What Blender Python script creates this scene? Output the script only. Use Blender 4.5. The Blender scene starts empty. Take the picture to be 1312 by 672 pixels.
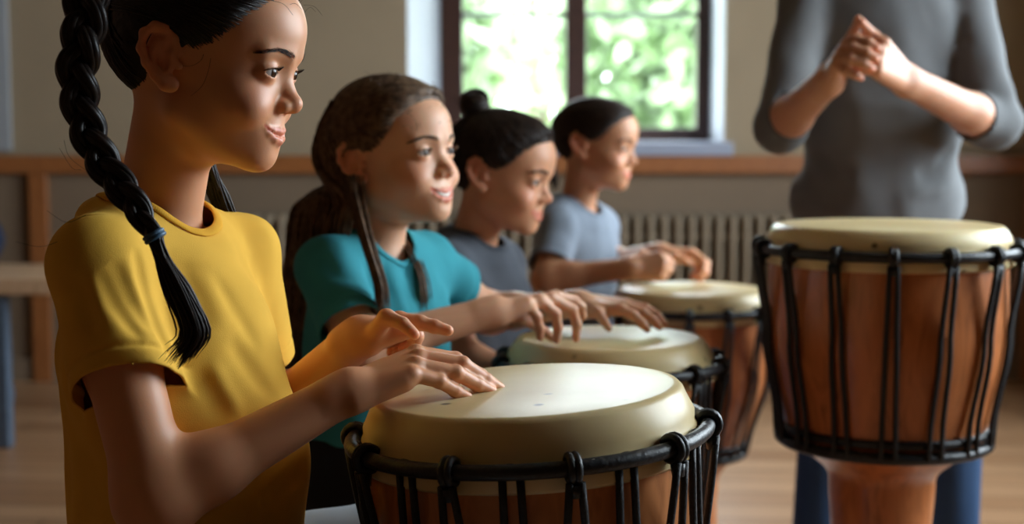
import bpy, bmesh, math, random
import numpy as np
from mathutils import Vector, Matrix
random.seed(5)
RES = 1.0            # 1 = full detail; larger = coarser figures
scene = bpy.context.scene
col = scene.collection
# ------------------------------------------------------------------ camera
CAM_Z, LENS, FPX = 0.95, 50.0, 1312 * 50.0 / 36.0
PITCH = math.radians(5.05)
cam_d = bpy.data.cameras.new('camera'); cam_d.lens = LENS; cam_d.sensor_width = 36
cam = bpy.data.objects.new('camera', cam_d); col.objects.link(cam)
cam.location = (0, 0, CAM_Z); cam.rotation_euler = (math.pi / 2 - PITCH, 0, 0)
cam_d.dof.use_dof = True; cam_d.dof.focus_distance = 1.40; cam_d.dof.aperture_fstop = 3.9
cam_d.clip_start = 0.05
scene.camera = cam
# ------------------------------------------------------------------ view
vs = scene.view_settings
vs.view_transform = 'Standard'; vs.look = 'None'; vs.gamma = 1.0; vs.use_curve_mapping = False
vs.exposure = 1.52
# ------------------------------------------------------------------ sky (all light is daylight through the windows)
world = bpy.data.worlds.new('sky'); scene.world = world; world.use_nodes = True
wn = world.node_tree; wn.nodes.clear()
wo = wn.nodes.new('ShaderNodeOutputWorld'); wb = wn.nodes.new('ShaderNodeBackground')
wb.inputs['Color'].default_value = (0.80, 0.92, 1.0, 1); wb.inputs['Strength'].default_value = 7.0
wn.links.new(wb.outputs[0], wo.inputs[0])
try:
    scene.cycles.max_bounces = 8; scene.cycles.diffuse_bounces = 5; scene.cycles.glossy_bounces = 4
    scene.cycles.sample_clamp_indirect = 6.0
except Exception: pass
def portal(name, loc, rot, sx, sy):
    l = bpy.data.lights.new(name, 'AREA'); l.shape = 'RECTANGLE'; l.size = sx; l.size_y = sy
    l.cycles.is_portal = True
    o = bpy.data.objects.new(name, l); col.objects.link(o); o.location = loc; o.rotation_euler = rot
    return o
# ------------------------------------------------------------------ pixel -> world helper (a point at real distance Y)
def W(px, py, Y):
    a = (px - 656) / FPX; b = -(py - 336) / FPX
    dy = math.cos(PITCH) + b * math.sin(PITCH); dz = -math.sin(PITCH) + b * math.cos(PITCH)
    return np.array([a / dy * Y, Y, CAM_Z + dz / dy * Y])
def WZ(px, py, z):
    a = (px - 656) / FPX; b = -(py - 336) / FPX
    dy = math.cos(PITCH) + b * math.sin(PITCH); dz = -math.sin(PITCH) + b * math.cos(PITCH)
    t = (z - CAM_Z) / dz
    return np.array([a * t, dy * t, z])
V3 = lambda *a: np.array(a, dtype=float)
def unit(v): v = np.asarray(v, float); return v / np.linalg.norm(v)
# ------------------------------------------------------------------ signed distance modelling
class Frame:
    def __init__(s, o=(0, 0, 0), R=None, k=1.0):
        s.o = np.asarray(o, float); s.R = np.eye(3) if R is None else np.asarray(R, float); s.k = k
    def inv(s, P): return (P - s.o) @ s.R / s.k          # world -> local
    def fwd(s, p): return np.asarray(p, float) @ s.R.T * s.k + s.o
def face_frame(o, fwd, pitch=0, roll=0, k=1.0):
    f = unit(fwd); u = V3(0, 0, 1); r = unit(np.cross(f, u))
    p = math.radians(pitch); f2 = f * math.cos(p) - u * math.sin(p); u2 = u * math.cos(p) + f * math.sin(p)
    q = math.radians(roll); r2 = r * math.cos(q) + u2 * math.sin(q); u3 = u2 * math.cos(q) - r * math.sin(q)
    return Frame(o, np.stack([r2, f2, u3], 1), k)
def cone(a, b, ra, rb):
    a = np.asarray(a, float); b = np.asarray(b, float); ba = b - a; l2 = ba @ ba
    rr = ra - rb; a2 = l2 - rr * rr; il2 = 1 / max(l2, 1e-12)
    if a2 <= 1e-12:
        c, r = (a, ra) if ra > rb else (b, rb)
        return lambda P: np.linalg.norm(P - c, axis=1) - r
    def f(P):
        pa = P - a; y = pa @ ba; z = y - l2
        t = pa * l2 - np.outer(y, ba); x2 = (t * t).sum(1)
        y2 = y * y * l2; z2 = z * z * l2
        k = np.sign(rr) * rr * rr * x2
        d = (np.sqrt(x2 * a2 * il2) + y * rr) * il2 - ra
        c1 = np.sign(z) * a2 * z2 > k
        c2 = np.sign(y) * a2 * y2 < k
        d = np.where(c2, np.sqrt(x2 + y2) * il2 - ra, d)
        d = np.where(c1, np.sqrt(x2 + z2) * il2 - rb, d)
        return d
    return f
def ell(c, r, R=None):
    c = np.asarray(c, float); r = np.asarray(r, float)
    if np.ndim(r) == 0: return lambda P: np.linalg.norm(P - c, axis=1) - r
    def f(P):
        q = P - c
        if R is not None: q = q @ R
        k0 = np.sqrt(((q / r) ** 2).sum(1)); k1 = np.sqrt(((q / (r * r)) ** 2).sum(1))
        return k0 * (k0 - 1) / np.maximum(k1, 1e-9)
    return f
def plane(p, n):                                         # negative on the side away from n
    p = np.asarray(p, float); n = unit(n)
    return lambda P: (P - p) @ n
def smin(a, b, k):
    if k <= 0: return np.minimum(a, b)
    h = np.maximum(k - np.abs(a - b), 0) / k
    return np.minimum(a, b) - h * h * k * .25
def smax(a, b, k): return -smin(-a, -b, k)
def chain(pts, rs): return [cone(pts[i], pts[i + 1], rs[i], rs[i + 1]) for i in range(len(pts) - 1)]
def group(fs, k):
    def f(P):
        d = fs[0](P)
        for g in fs[1:]: d = smin(d, g(P), k)
        return d
    return f
class Sdf:
    def __init__(s): s.items = []; s.disp = None; s.margin = 0.0
    def add(s, f, k=0.0, op='u', fr=None):
        if isinstance(f, (list, tuple)):
            for g in f: s.add(g, k, op, fr)
            return s
        s.items.append((op, k, f, fr)); return s
    def ev(s, P, use=None):
        loc = {}; d = None
        for i, (op, k, f, fr) in enumerate(s.items):
            if use is not None and not use[i]: continue
            if fr is None: v = f(P)
            else:
                q = loc.get(id(fr))
                if q is None: q = loc[id(fr)] = fr.inv(P)
                v = f(q) * fr.k
            kk = k * (fr.k if fr else 1)
            if op == 'u': d = v if d is None else smin(d, v, kk)
            else:
                if d is None: d = np.full(len(P), 1.0)
                d = smax(d, -v, kk) if op == 's' else smax(d, v, kk)
        if s.disp is not None: d = d + s.disp(P)
        return d
    def mesh(s, h, lo, hi, n=16):
        h = h * RES
        lo = np.asarray(lo, float); hi = np.asarray(hi, float)
        nb = np.ceil((hi - lo) / (h * n)).astype(int)
        bi = np.stack(np.meshgrid(*[np.arange(k) for k in nb], indexing='ij'), -1).reshape(-1, 3)
        cen = lo + (bi + .5) * n * h; Rb = .87 * n * h
        vals = []; loc = {}
        for (op, k, f, fr) in s.items:
            if fr is None: vals.append(f(cen))
            else:
                q = loc.get(id(fr))
                if q is None: q = loc[id(fr)] = fr.inv(cen)
                vals.append(f(q) * fr.k)
        D = s.ev(cen); act = np.abs(D) < Rb * 1.6 + s.margin + .004
        vals = np.array(vals)
        g = np.arange(n + 1); G = np.stack(np.meshgrid(g, g, g, indexing='ij'), -1).reshape(-1, 3)
        NB = nb * n + 2; key = lambda c: (c[:, 0] * NB[1] + c[:, 1]) * NB[2] + c[:, 2]
        vk, vp, qk = [], [], []
        for j in np.nonzero(act)[0]:
            base = bi[j] * n
            P = lo + (base + G) * h
            use = [(op == 'i') or (vals[i, j] < Rb * 2.2 + k * (fr.k if fr else 1) + s.margin + .004) or (op == 'u' and vals[i, j] < 0) for i, (op, k, f, fr) in enumerate(s.items)]
            if not any(u and it[0] == 'u' for u, it in zip(use, s.items)): continue
            d = s.ev(P, use).reshape(n + 1, n + 1, n + 1)
            ins = d < 0
            if ins.all() or not ins.any(): continue
            acc = np.zeros((n, n, n, 3)); cnt = np.zeros((n, n, n))
            for ax in range(3):
                o = [0, 1, 2]; o.remove(ax)
                sl0 = [slice(None)] * 3; sl1 = [slice(None)] * 3; sl0[ax] = slice(0, n); sl1[ax] = slice(1, n + 1)
                a = d[tuple(sl0)]; b = d[tuple(sl1)]; cr = (a < 0) != (b < 0)
                t = np.where(cr, a / np.where(cr, a - b, 1), 0)
                for u in (0, 1):
                    for v in (0, 1):
                        ss = [slice(None)] * 3; ss[o[0]] = slice(u, n + u); ss[o[1]] = slice(v, n + v)
                        c = cr[tuple(ss)]; tt = t[tuple(ss)]
                        cnt += c
                        acc[..., ax] += tt * c; acc[..., o[0]] += u * c; acc[..., o[1]] += v * c
                # quads on edges owned by this block
                own = cr[:n, :n, :n]; e = np.argwhere(own)
                if len(e):
                    flip = (a[:n, :n, :n] < 0)[own]
                    E = e + base
                    ok = (E[:, o[0]] > 0) & (E[:, o[1]] > 0); E = E[ok]; flip = flip[ok]
                    q = []
                    for (u, v) in ((1, 1), (0, 1), (0, 0), (1, 0)):
                        c = E.copy(); c[:, o[0]] -= u; c[:, o[1]] -= v; q.append(key(c))
                    q = np.stack(q, 1)
                    if ax == 1: flip = ~flip
                    q[~flip] = q[~flip][:, ::-1]
                    qk.append(q)
            m = cnt > 0; c = np.argwhere(m)
            vk.append(key(c + base)); vp.append(lo + (base + c + acc[m] / cnt[m][:, None]) * h)
        vk = np.concatenate(vk); vp = np.concatenate(vp); qk = np.concatenate(qk)
        o = np.argsort(vk); vk = vk[o]; vp = vp[o]
        ix = np.searchsorted(vk, qk); ix = np.minimum(ix, len(vk) - 1)
        ok = (vk[ix] == qk).all(1); ix = ix[ok]
        return vp, ix
    def grad(s, P, e=.0006):
        d = s.ev(P); g = np.stack([s.ev(P + V3(*[e if i == j else 0 for j in range(3)])) - s.ev(P - V3(*[e if i == j else 0 for j in range(3)])) for i in range(3)], 1)
        return d, g / np.maximum(np.linalg.norm(g, axis=1, keepdims=True), 1e-9)
    def project(s, P, off=0.0, it=4):
        P = np.array(P, float)
        for _ in range(it):
            d, g = s.grad(P); P = P - g * (d - off)[:, None]
        return P
# ------------------------------------------------------------------ mesh output
def mesh_obj(name, v, f, mat, parent=None, smooth=True, color=None):
    me = bpy.data.meshes.new(name); v = np.asarray(v, np.float32); f = np.asarray(f, np.int32)
    if len(f):
        used = np.zeros(len(v), bool); used[f.ravel()] = True
        if not used.all():
            mp = np.cumsum(used) - 1; v = v[used]; f = mp[f].astype(np.int32)
            if color is not None: color = color[used]
    k = f.shape[1]
    me.vertices.add(len(v)); me.vertices.foreach_set('co', v.ravel())
    me.loops.add(f.size); me.loops.foreach_set('vertex_index', f.ravel())
    me.polygons.add(len(f)); me.polygons.foreach_set('loop_start', np.arange(0, f.size, k, dtype=np.int32))
    me.polygons.foreach_set('loop_total', np.full(len(f), k, np.int32))
    me.polygons.foreach_set('use_smooth', np.full(len(f), smooth))
    if color is not None:
        at = me.color_attributes.new('tint', 'FLOAT_COLOR', 'POINT')
        c = np.ones((len(v), 4), np.float32); c[:, :3] = color; at.data.foreach_set('color', c.ravel())
    me.update(calc_edges=True); me.validate()
    me.materials.append(mat)
    o = bpy.data.objects.new(name, me); col.objects.link(o)
    if parent is not None: adopt(o, parent)
    return o
def adopt(o, parent):
    o.parent = parent
    o.matrix_parent_inverse = Matrix.LocRotScale(parent.location, parent.rotation_euler, parent.scale).inverted()
class MB:
    def __init__(s): s.v = []; s.f = []; s.n = 0
    def raw(s, v, f): s.v.append(np.asarray(v, float)); s.f += [tuple(int(i) + s.n for i in q) for q in f]; s.n += len(v); return s
    def tube(s, pts, rs, seg=8, caps=True, flat=1.0):
        pts = np.asarray(pts, float); m = len(pts)
        rs = np.full(m, rs, float) if np.ndim(rs) == 0 else np.asarray(rs, float)
        T = np.gradient(pts, axis=0); T /= np.maximum(np.linalg.norm(T, axis=1, keepdims=True), 1e-12)
        up = V3(0, 0, 1) if abs(T[0][2]) < .9 else V3(1, 0, 0)
        N = up - T[0] * (up @ T[0]); N /= np.linalg.norm(N); a = np.arange(seg) * 2 * math.pi / seg; v = []
        for i in range(m):
            N = N - T[i] * (N @ T[i]); N /= max(np.linalg.norm(N), 1e-9); B = np.cross(T[i], N)
            v.append(pts[i] + rs[i] * (np.outer(np.cos(a), N) + np.outer(np.sin(a), B) * flat))
        f = [(i * seg + j, i * seg + (j + 1) % seg, (i + 1) * seg + (j + 1) % seg, (i + 1) * seg + j) for i in range(m - 1) for j in range(seg)]
        if caps: f += [tuple(range(seg))[::-1], tuple((m - 1) * seg + j for j in range(seg))]
        return s.raw(np.concatenate(v), f)
    def ring(s, pts, r, seg=8, flat=1.0):                # closed loop tube
        pts = np.asarray(pts, float); m = len(pts)
        T = np.roll(pts, -1, 0) - np.roll(pts, 1, 0); T /= np.linalg.norm(T, axis=1, keepdims=True)
        c = pts.mean(0); a = np.arange(seg) * 2 * math.pi / seg; v = []
        for i in range(m):
            N = pts[i] - c; N -= T[i] * (N @ T[i]); N /= np.linalg.norm(N); B = np.cross(T[i], N)
            v.append(pts[i] + r * (np.outer(np.cos(a), N) + np.outer(np.sin(a), B) * flat))
        f = [(i * seg + j, i * seg + (j + 1) % seg, ((i + 1) % m) * seg + (j + 1) % seg, ((i + 1) % m) * seg + j) for i in range(m) for j in range(seg)]
        return s.raw(np.concatenate(v), f)
    def lathe(s, prof, seg=64, c=(0, 0, 0)):
        prof = np.asarray(prof, float); a = np.arange(seg) * 2 * math.pi / seg; v = []
        for r, z in prof: v.append(np.stack([c[0] + r * np.cos(a), c[1] + r * np.sin(a), np.full(seg, c[2] + z)], 1))
        f = [(i * seg + j, i * seg + (j + 1) % seg, (i + 1) * seg + (j + 1) % seg, (i + 1) * seg + j) for i in range(len(prof) - 1) for j in range(seg)]
        return s.raw(np.concatenate(v), f)
    def box(s, lo, hi, R=None, bev=0):
        x0, y0, z0 = lo; x1, y1, z1 = hi
        v = np.array([(x, y, z) for x in (x0, x1) for y in (y0, y1) for z in (z0, z1)], float)
        if R is not None: c = v.mean(0); v = (v - c) @ np.asarray(R).T + c
        return s.raw(v, [(0, 1, 3, 2), (4, 6, 7, 5), (0, 4, 5, 1), (2, 3, 7, 6), (0, 2, 6, 4), (1, 5, 7, 3)])
    def build(s, name, mat, parent=None, smooth=True, bevel=0.0, auto=False):
        me = bpy.data.meshes.new(name); me.from_pydata([tuple(p) for p in np.concatenate(s.v)], [], s.f)
        bm = bmesh.new(); bm.from_mesh(me); bmesh.ops.recalc_face_normals(bm, faces=bm.faces); bm.to_mesh(me); bm.free()
        me.polygons.foreach_set('use_smooth', [smooth] * len(me.polygons)); me.materials.append(mat)
        o = bpy.data.objects.new(name, me); col.objects.link(o)
        if bevel:
            b = o.modifiers.new('bevel', 'BEVEL'); b.width = bevel; b.segments = 3; b.limit_method = 'ANGLE'; b.harden_normals = True
        if parent is not None: adopt(o, parent)
        return o
def empty(name, loc, rz=0):
    o = bpy.data.objects.new(name, None); col.objects.link(o); o.location = tuple(loc); o.rotation_euler = (0, 0, rz); o.empty_display_size = .1; return o
def tag(o, label=None, cat=None, grp=None, kind=None):
    if label: o['label'] = label
    if cat: o['category'] = cat
    if grp: o['group'] = grp
    if kind: o['kind'] = kind
    return o
def spline(pts, n):
    pts = np.asarray(pts, float); m = len(pts); P = np.vstack([2 * pts[0] - pts[1], pts, 2 * pts[-1] - pts[-2]])
    out = []
    for t in np.linspace(0, m - 1, n):
        i = min(int(t), m - 2); u = t - i; p0, p1, p2, p3 = P[i:i + 4]
        out.append(.5 * ((2 * p1) + (-p0 + p2) * u + (2 * p0 - 5 * p1 + 4 * p2 - p3) * u * u + (-p0 + 3 * p1 - 3 * p2 + p3) * u ** 3))
    return np.array(out)
# ------------------------------------------------------------------ materials
def nodes(name):
    m = bpy.data.materials.new(name); m.use_nodes = True; nt = m.node_tree; b = nt.nodes['Principled BSDF']; return m, nt, b
def N(nt, t, **k):
    n = nt.nodes.new(t)
    for a, v in k.items():
        if a in n.inputs: n.inputs[a].default_value = v
        else: setattr(n, a, v)
    return n
def L(nt, a, b): nt.links.new(a, b)
def bump(nt, b, src, st, dist=.001):
    n = N(nt, 'ShaderNodeBump'); n.inputs['Strength'].default_value = st; n.inputs['Distance'].default_value = dist
    L(nt, src, n.inputs['Height']); L(nt, n.outputs[0], b.inputs['Normal'])
def ramp(nt, src, stops):
    r = N(nt, 'ShaderNodeValToRGB'); e = r.color_ramp.elements
    while len(e) < len(stops): e.new(.5)
    for x, (p, c) in zip(e, stops): x.position = p; x.color = (*c, 1)
    L(nt, src, r.inputs[0]); return r.outputs[0]
def plain(name, c, rough=.5, metal=0, var=.12, scale=30, bmp=.15, spec=.5):
    m, nt, b = nodes(name); tc = N(nt, 'ShaderNodeTexCoord'); n = N(nt, 'ShaderNodeTexNoise'); n.inputs['Scale'].default_value = scale; n.inputs['Detail'].default_value = 4
    L(nt, tc.outputs['Object'], n.inputs['Vector'])
    c = np.array(c)
    L(nt, ramp(nt, n.outputs['Fac'], [(.3, tuple(c * (1 - var))), (.7, tuple(np.minimum(c * (1 + var), 1)))]), b.inputs['Base Color'])
    b.inputs['Roughness'].default_value = rough; b.inputs['Metallic'].default_value = metal; b.inputs['Specular IOR Level'].default_value = spec
    if bmp: bump(nt, b, n.outputs['Fac'], bmp, .002)
    return m
def fabric(name, c, rough=.9, weave=900, sheen=.3, var=.08, sss=0):
    m, nt, b = nodes(name); tc = N(nt, 'ShaderNodeTexCoord'); c = np.array(c)
    n = N(nt, 'ShaderNodeTexNoise'); n.inputs['Scale'].default_value = 14; n.inputs['Detail'].default_value = 5; L(nt, tc.outputs['Object'], n.inputs['Vector'])
    L(nt, ramp(nt, n.outputs['Fac'], [(.3, tuple(c * (1 - var))), (.7, tuple(np.minimum(c * (1 + var), 1)))]), b.inputs['Base Color'])
    f = N(nt, 'ShaderNodeTexNoise'); f.inputs['Scale'].default_value = weave; f.inputs['Detail'].default_value = 2; L(nt, tc.outputs['Object'], f.inputs['Vector'])
    b.inputs['Roughness'].default_value = rough; b.inputs['Specular IOR Level'].default_value = .2
    b.inputs['Sheen Weight'].default_value = sheen; b.inputs['Sheen Roughness'].default_value = .5
    b.inputs['Sheen Tint'].default_value = (*np.minimum(c * 1.4 + .05, 1), 1)
    bump(nt, b, f.outputs['Fac'], .35, .0006)
    return m
def skin_mat(name):
    m, nt, b = nodes(name); at = N(nt, 'ShaderNodeAttribute'); at.attribute_name = 'tint'
    L(nt, at.outputs['Color'], b.inputs['Base Color'])
    b.inputs['Roughness'].default_value = .46; b.inputs['Specular IOR Level'].default_value = .45
    b.inputs['Subsurface Weight'].default_value = .25; b.inputs['Subsurface Radius'].default_value = (1, .35, .18); b.inputs['Subsurface Scale'].default_value = .008
    tc = N(nt, 'ShaderNodeTexCoord'); n = N(nt, 'ShaderNodeTexNoise'); n.inputs['Scale'].default_value = 600; n.inputs['Detail'].default_value = 3
    L(nt, tc.outputs['Object'], n.inputs['Vector']); bump(nt, b, n.outputs['Fac'], .12, .0005)
    return m
def hair_mat(name, c1, c2, rough=.38):
    m, nt, b = nodes(name); tc = N(nt, 'ShaderNodeTexCoord'); n = N(nt, 'ShaderNodeTexNoise'); n.inputs['Scale'].default_value = 90; n.inputs['Detail'].default_value = 4
    L(nt, tc.outputs['Object'], n.inputs['Vector'])
    L(nt, ramp(nt, n.outputs['Fac'], [(.35, c1), (.7, c2)]), b.inputs['Base Color'])
    b.inputs['Roughness'].default_value = rough; b.inputs['Specular IOR Level'].default_value = .25
    bump(nt, b, n.outputs['Fac'], .4, .001)
    return m
# ------------------------------------------------------------------ people: heads, hands, bodies
def mir(p): return (-p[0], p[1], p[2])
EYE = (31, 73.5, 1)
LIPS = {}
def lips(mo, sm=0.0, face=None):
    """lip lines laid on the face surface, in head millimetres"""
    if (mo, sm) in LIPS: return LIPS[(mo, sm)]
    cz = lambda x: sm * (abs(x) / 30) ** 1.6 - 3.0
    X = [-31, -23, -14.5, -5, 0, 5, 14.5, 23, 31]
    up = [(x, 84, z + cz(x)) for x, z in zip(X, (-51.5, -52.6, -53.2, -53.0, -54.2, -53.0, -53.2, -52.6, -51.5))]
    XL_ = [-29, -20, -10.5, 0, 10.5, 20, 29]
    lo = [(x, 84, z + cz(x) - mo * w) for x, z, w in zip(XL_, (-53, -57.5, -61.2, -62.6, -61.2, -57.5, -53), (.1, .7, 1, 1, 1, .7, .1))]
    mi = [(x, 84, z + cz(x) - mo * w) for x, z, w in zip((-33, -23, -12, 0, 12, 23, 33), (-50.8, -54, -56.8, -57.8, -56.8, -54, -50.8), (0, .35, .5, .5, .5, .35, 0))]
    pr = lambda P, o: [tuple(q) for q in face.project(np.array(P, float), o, 8)]
    LIPS[(mo, sm)] = (pr(up, -1.1), pr(lo, -1.5), pr(mi, .4)); return LIPS[(mo, sm)]
def head_items(S, fr, mo=0.0, eye_open=.80, ear=1.0, sm=3.0):
    A = lambda f, k, op='u': S.add(f, k, op, fr)
    A(ell((0, -4, 30), (73, 97, 77)), 0)
    A(ell((0, 26, -27), (60, 60, 65)), 22); A(ell((0, 32, -72), (34, 34, 20)), 16)
    A(ell((0, 40, 44), (58, 53, 45)), 25)
    for s in (-1, 1):
        A(ell((s * 32, 53, -32), (28, 28, 26)), 16)
        A(cone((s * 47, 2, -46), (s * 13, 62, -79), 17, 15), 20)
        A(cone((s * 12, 87, 17), (s * 40, 75, 19), 5, 5), 14)
    A(ell((0, 69, -83), (18, 14, 14)), 12)
    A(ell((0, 63.5, -59), (29, 23, 22)), 14)
    for s in (-1, 1): A(ell((s * 32, 97, 2), (18, 13, 11)), 12, 's')
    A(cone((0, 81, 10), (0, 86.5, -13), 7, 7.2), 10)
    A(cone((0, 86.5, -14), (0, 96.5, -27.5), 7.4, 9.6), 7)
    for s in (-1, 1): A(ell((s * 11.0, 89.0, -31), (6.6, 9, 7.2)), 5)
    for s in (-1, 1): A(ell((s * 5.4, 94.5, -38.5), (2.8, 4.2, 3.2)), 2, 's')
    face = Sdf(); face.items = [(op, k, f, None) for op, k, f, g_ in S.items if g_ is fr]
    up, lo, mid = lips(mo, sm, face)
    A(group(chain(up, [1.0, 2.2, 3.0, 3.5, 3.2, 3.5, 3.0, 2.2, 1.0]), 2), 2.5)
    A(group(chain(lo, [1.0, 2.6, 3.9, 4.5, 3.9, 2.6, 1.0]), 3), 3)
    rm = .8 + mo * .5
    A(group(chain(mid, [.9, rm * .9, rm, rm, rm, rm * .9, .9]), 1), 1.8, 's')
    for s in (-1, 1): A(ell((s * 36, 66 + sm * .4, -36), (15, 12, 12)), 12)
    A(ell((0, 94, -77), (15, 5, 3.5)), 8, 's')
    for s in (-1, 1):                                    # lids around the eyeball
        c = (s * EYE[0], EYE[1], EYE[2])
        A(ell(c, 13.7), 4)
        A(ell((s * 31.5, 90, -.1), (13.2, 15, 5.0 * eye_open)), .8, 's')
        A(group(chain([(s * 18, 87, 4), (s * 24, 89, 8.5), (s * 33, 88, 10), (s * 43, 80, 7)], [.4, .7, .8, .4]), 1), 2.2, 's')
    for s in (-1, 1):                                    # ears
        t = math.radians(12); ct, st = math.cos(t), math.sin(t)
        def E(x, y, z):
            y, z = y * ct - z * st, y * st + z * ct
            return (s * (66.5 + x), -5 + y, 1 + z)
        if ear < .5: continue
        rim = [E(3, 8, 4), E(7, 8, 18), E(11, 2, 27), E(14, -8, 30), E(17, -18, 24), E(18, -22, 10), E(16, -19, -4), E(12, -13, -15), E(9, -6, -25)]
        body = [ell(E(8, -7, 3), (6, 16, 25)), ell(E(7, 0, -25), (5, 8, 8))]
        f = group(body + chain(rim, [3, 3.4, 3.6, 3.7, 3.8, 3.7, 3.5, 4, 6]), 5)
        A(f, 4)
        A(group(chain([E(13, -2, 20), E(16, -10, 22), E(17, -15, 12), E(16, -14, 0)], [1.2, 1.2, 1.2, 1.0]), 1), 3, 's')
        A(group([ell(E(15, -4, -4), (7.5, 7.5, 11)), ell(E(14, 2, 8), (5, 4, 6))], 3), 3, 's')
        A(cone(E(6, 9, -9), E(8, 5, -3), 3.5, 3), 3)
        A(group(chain([E(12, -6, 16), E(13, -12, 6), E(13, -12, -6), E(11, -6, -15)], [2.2, 2.4, 2.4, 2]), 1), 2.5)
def neck_items(S, fr, base, r0=46, r1=.046):
    a = fr.fwd((0, -22, -38)); b = np.asarray(base, float)
    S.add(cone(a, b, r0 * fr.k, r1), .022)
def tint_head(q, c, base, mo, rosy=1.0, sm=3.0):
    def mixc(c, m, to): return c * (1 - m[:, None]) + np.array(to) * m[:, None]
    g = lambda ctr, s: np.exp(-(((q - np.array(ctr)) / s) ** 2).sum(1))
    for s in (-1, 1):
        c = mixc(c, g((s * 40, 68, -26), 19) * .45 * rosy, (base[0] * 1.08, base[1] * .68, base[2] * .62))
        c = mixc(c, g((s * 84, -16, 0), (16, 26, 34)) * .5 * rosy, (base[0] * 1.0, base[1] * .62, base[2] * .55))
        d = ell((s * 31.5, 90, -.1), (13.2, 15, 4.0))(q)
        c = mixc(c, np.clip(1.3 - np.abs(d), 0, 1) * (q[:, 1] > 70) * (q[:, 2] > -1) * .8, (.05, .03, .025))
    c = mixc(c, g((0, 98, -28), 10) * .3 * rosy, (base[0] * 1.05, base[1] * .7, base[2] * .65))
    up, lo, mid = lips(mo, sm)
    d = group(chain(up, [1.2, 2.2, 3.0, 3.5, 3.2, 3.5, 3.0, 2.2, 1.2]) + chain(lo, [1.2, 2.6, 3.9, 4.5, 3.9, 2.6, 1.2]), .5)(q)
    m = np.clip((1.1 - d) / 1.2, 0, 1); c = mixc(c, m * .85, (base[0] * .95, base[1] * .42, base[2] * .48))
    return c
class Hand:
    """local mm: x towards the thumb, y towards the fingertips, z out of the back of the hand"""
    MCP = {'i': (20, 70, 0), 'm': (6, 74, 2), 'r': (-8.5, 70, 1), 'p': (-21.5, 62, -2)}
    LEN = {'i': (34, 21, 17), 'm': (38, 23, 18), 'r': (35, 22, 18), 'p': (27, 17, 16)}
    RAD = {'i': (9.2, 8.5, 7.7, 6.4), 'm': (9.4, 8.7, 7.8, 6.5), 'r': (9.0, 8.3, 7.5, 6.2), 'p': (8.2, 7.5, 6.8, 5.6)}
    def __init__(s, wrist, fwd, back, thumb_side, k=1.0):
        f = unit(fwd); z = unit(np.asarray(back) - f * (np.asarray(back) @ f)); x = np.cross(f, z)
        if thumb_side is not None and x @ np.asarray(thumb_side, float) < 0: x = -x
        s.fr = Frame(wrist, np.stack([x, f, z], 1), .001 * k); s.f = {}; s.t = [(16, 12, -7), (34, 36, -13), (42, 60, -15), (45, 80, -15)]
        for n in 'imrp': s.curl(n, 10, 15, 10)
    def curl(s, n, a, b, c, spread=0):
        p = np.array(s.MCP[n], float); out = [p]; t = 0
        for L_, da in zip(s.LEN[n], (a, b, c)):
            t += math.radians(da); d = V3(0, math.cos(t), -math.sin(t))
            sp = math.radians(spread); d = V3(d[0] * math.cos(sp) + d[1] * math.sin(sp), d[1] * math.cos(sp) - d[0] * math.sin(sp), d[2])
            p = p + d * L_; out.append(p)
        s.f[n] = out; return s
    def world(s, n, pts): s.f[n] = [s.fr.inv(np.asarray(p, float)[None])[0] for p in pts]; return s
    def thumb(s, pts, world=False):
        s.t = [s.fr.inv(np.asarray(p, float)[None])[0] for p in pts] if world else pts; return s
    def items(s, S):
        fs = []
        for n in 'imrp':
            m = s.f[n][0]; fs.append(cone((m[0] * .5, -4, -1), (m[0], m[1] - 2, m[2] - 1.0), 13, 10.0 if n != 'p' else 9.6))
        pm = s.f['p'][0]; fs.append(cone((-11, 8, -6), (pm[0] + 1, pm[1] - 10, pm[2] - 6), 11, 9)); fs.append(cone((0, -24, 0), (0, 14, -1), 15, 13))
        t = s.t; fs.append(cone((10, 6, -6), t[1], 12, 9.5)); fs.append(cone((14, 10, -7), (20, 52, -7), 10, 7))
        S.add(group(fs, 9), .012, 'u', s.fr) if False else S.add(group(fs, 11), 14, 'u', s.fr)
        S.add(group(chain(t[1:], [8.6, 7.6, 6.2]), 1.5), 5, 'u', s.fr)
        for n in 'imrp':
            p = s.f[n]; r = s.RAD[n]
            ph = chain(p, r)
            ph.append(ell(tuple(np.asarray(p[0]) + (0, 0, .6)), r[0] + .2)); ph.append(ell(tuple(p[1]), r[1] + .25)); ph.append(ell(tuple(p[2]), r[2] + .15))
            S.add(group(ph, 2.5), 4.2, 'u', s.fr)
    def tips(s):                                         # tip, direction, back normal in world
        out = []
        for n in 'imrp':
            p = [np.asarray(a, float) for a in s.f[n]]
            d = unit(p[3] - p[2]); z = V3(0, 0, 1); b = z - d * (z @ d)
            if np.linalg.norm(b) < .2: b = V3(0, 1, 0) - d * d[1]
            b = unit(b)
            d1 = unit(p[2] - p[1]); c = np.cross(np.cross(d1, d), d)
            if np.linalg.norm(c) > .05 and unit(c) @ b < 0 and b[1] * 0 == 0: pass
            out.append((s.fr.fwd(p[3]), s.fr.R @ d, s.fr.R @ b, s.RAD[n][3] * s.fr.k))
        p = [np.asarray(a, float) for a in s.t]; d = unit(p[3] - p[2]); x = V3(.5, 0, 1); b = unit(x - d * (x @ d))
        out.append((s.fr.fwd(p[3]), s.fr.R @ d, s.fr.R @ b, 6.2 * s.fr.k))
        return out
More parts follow.
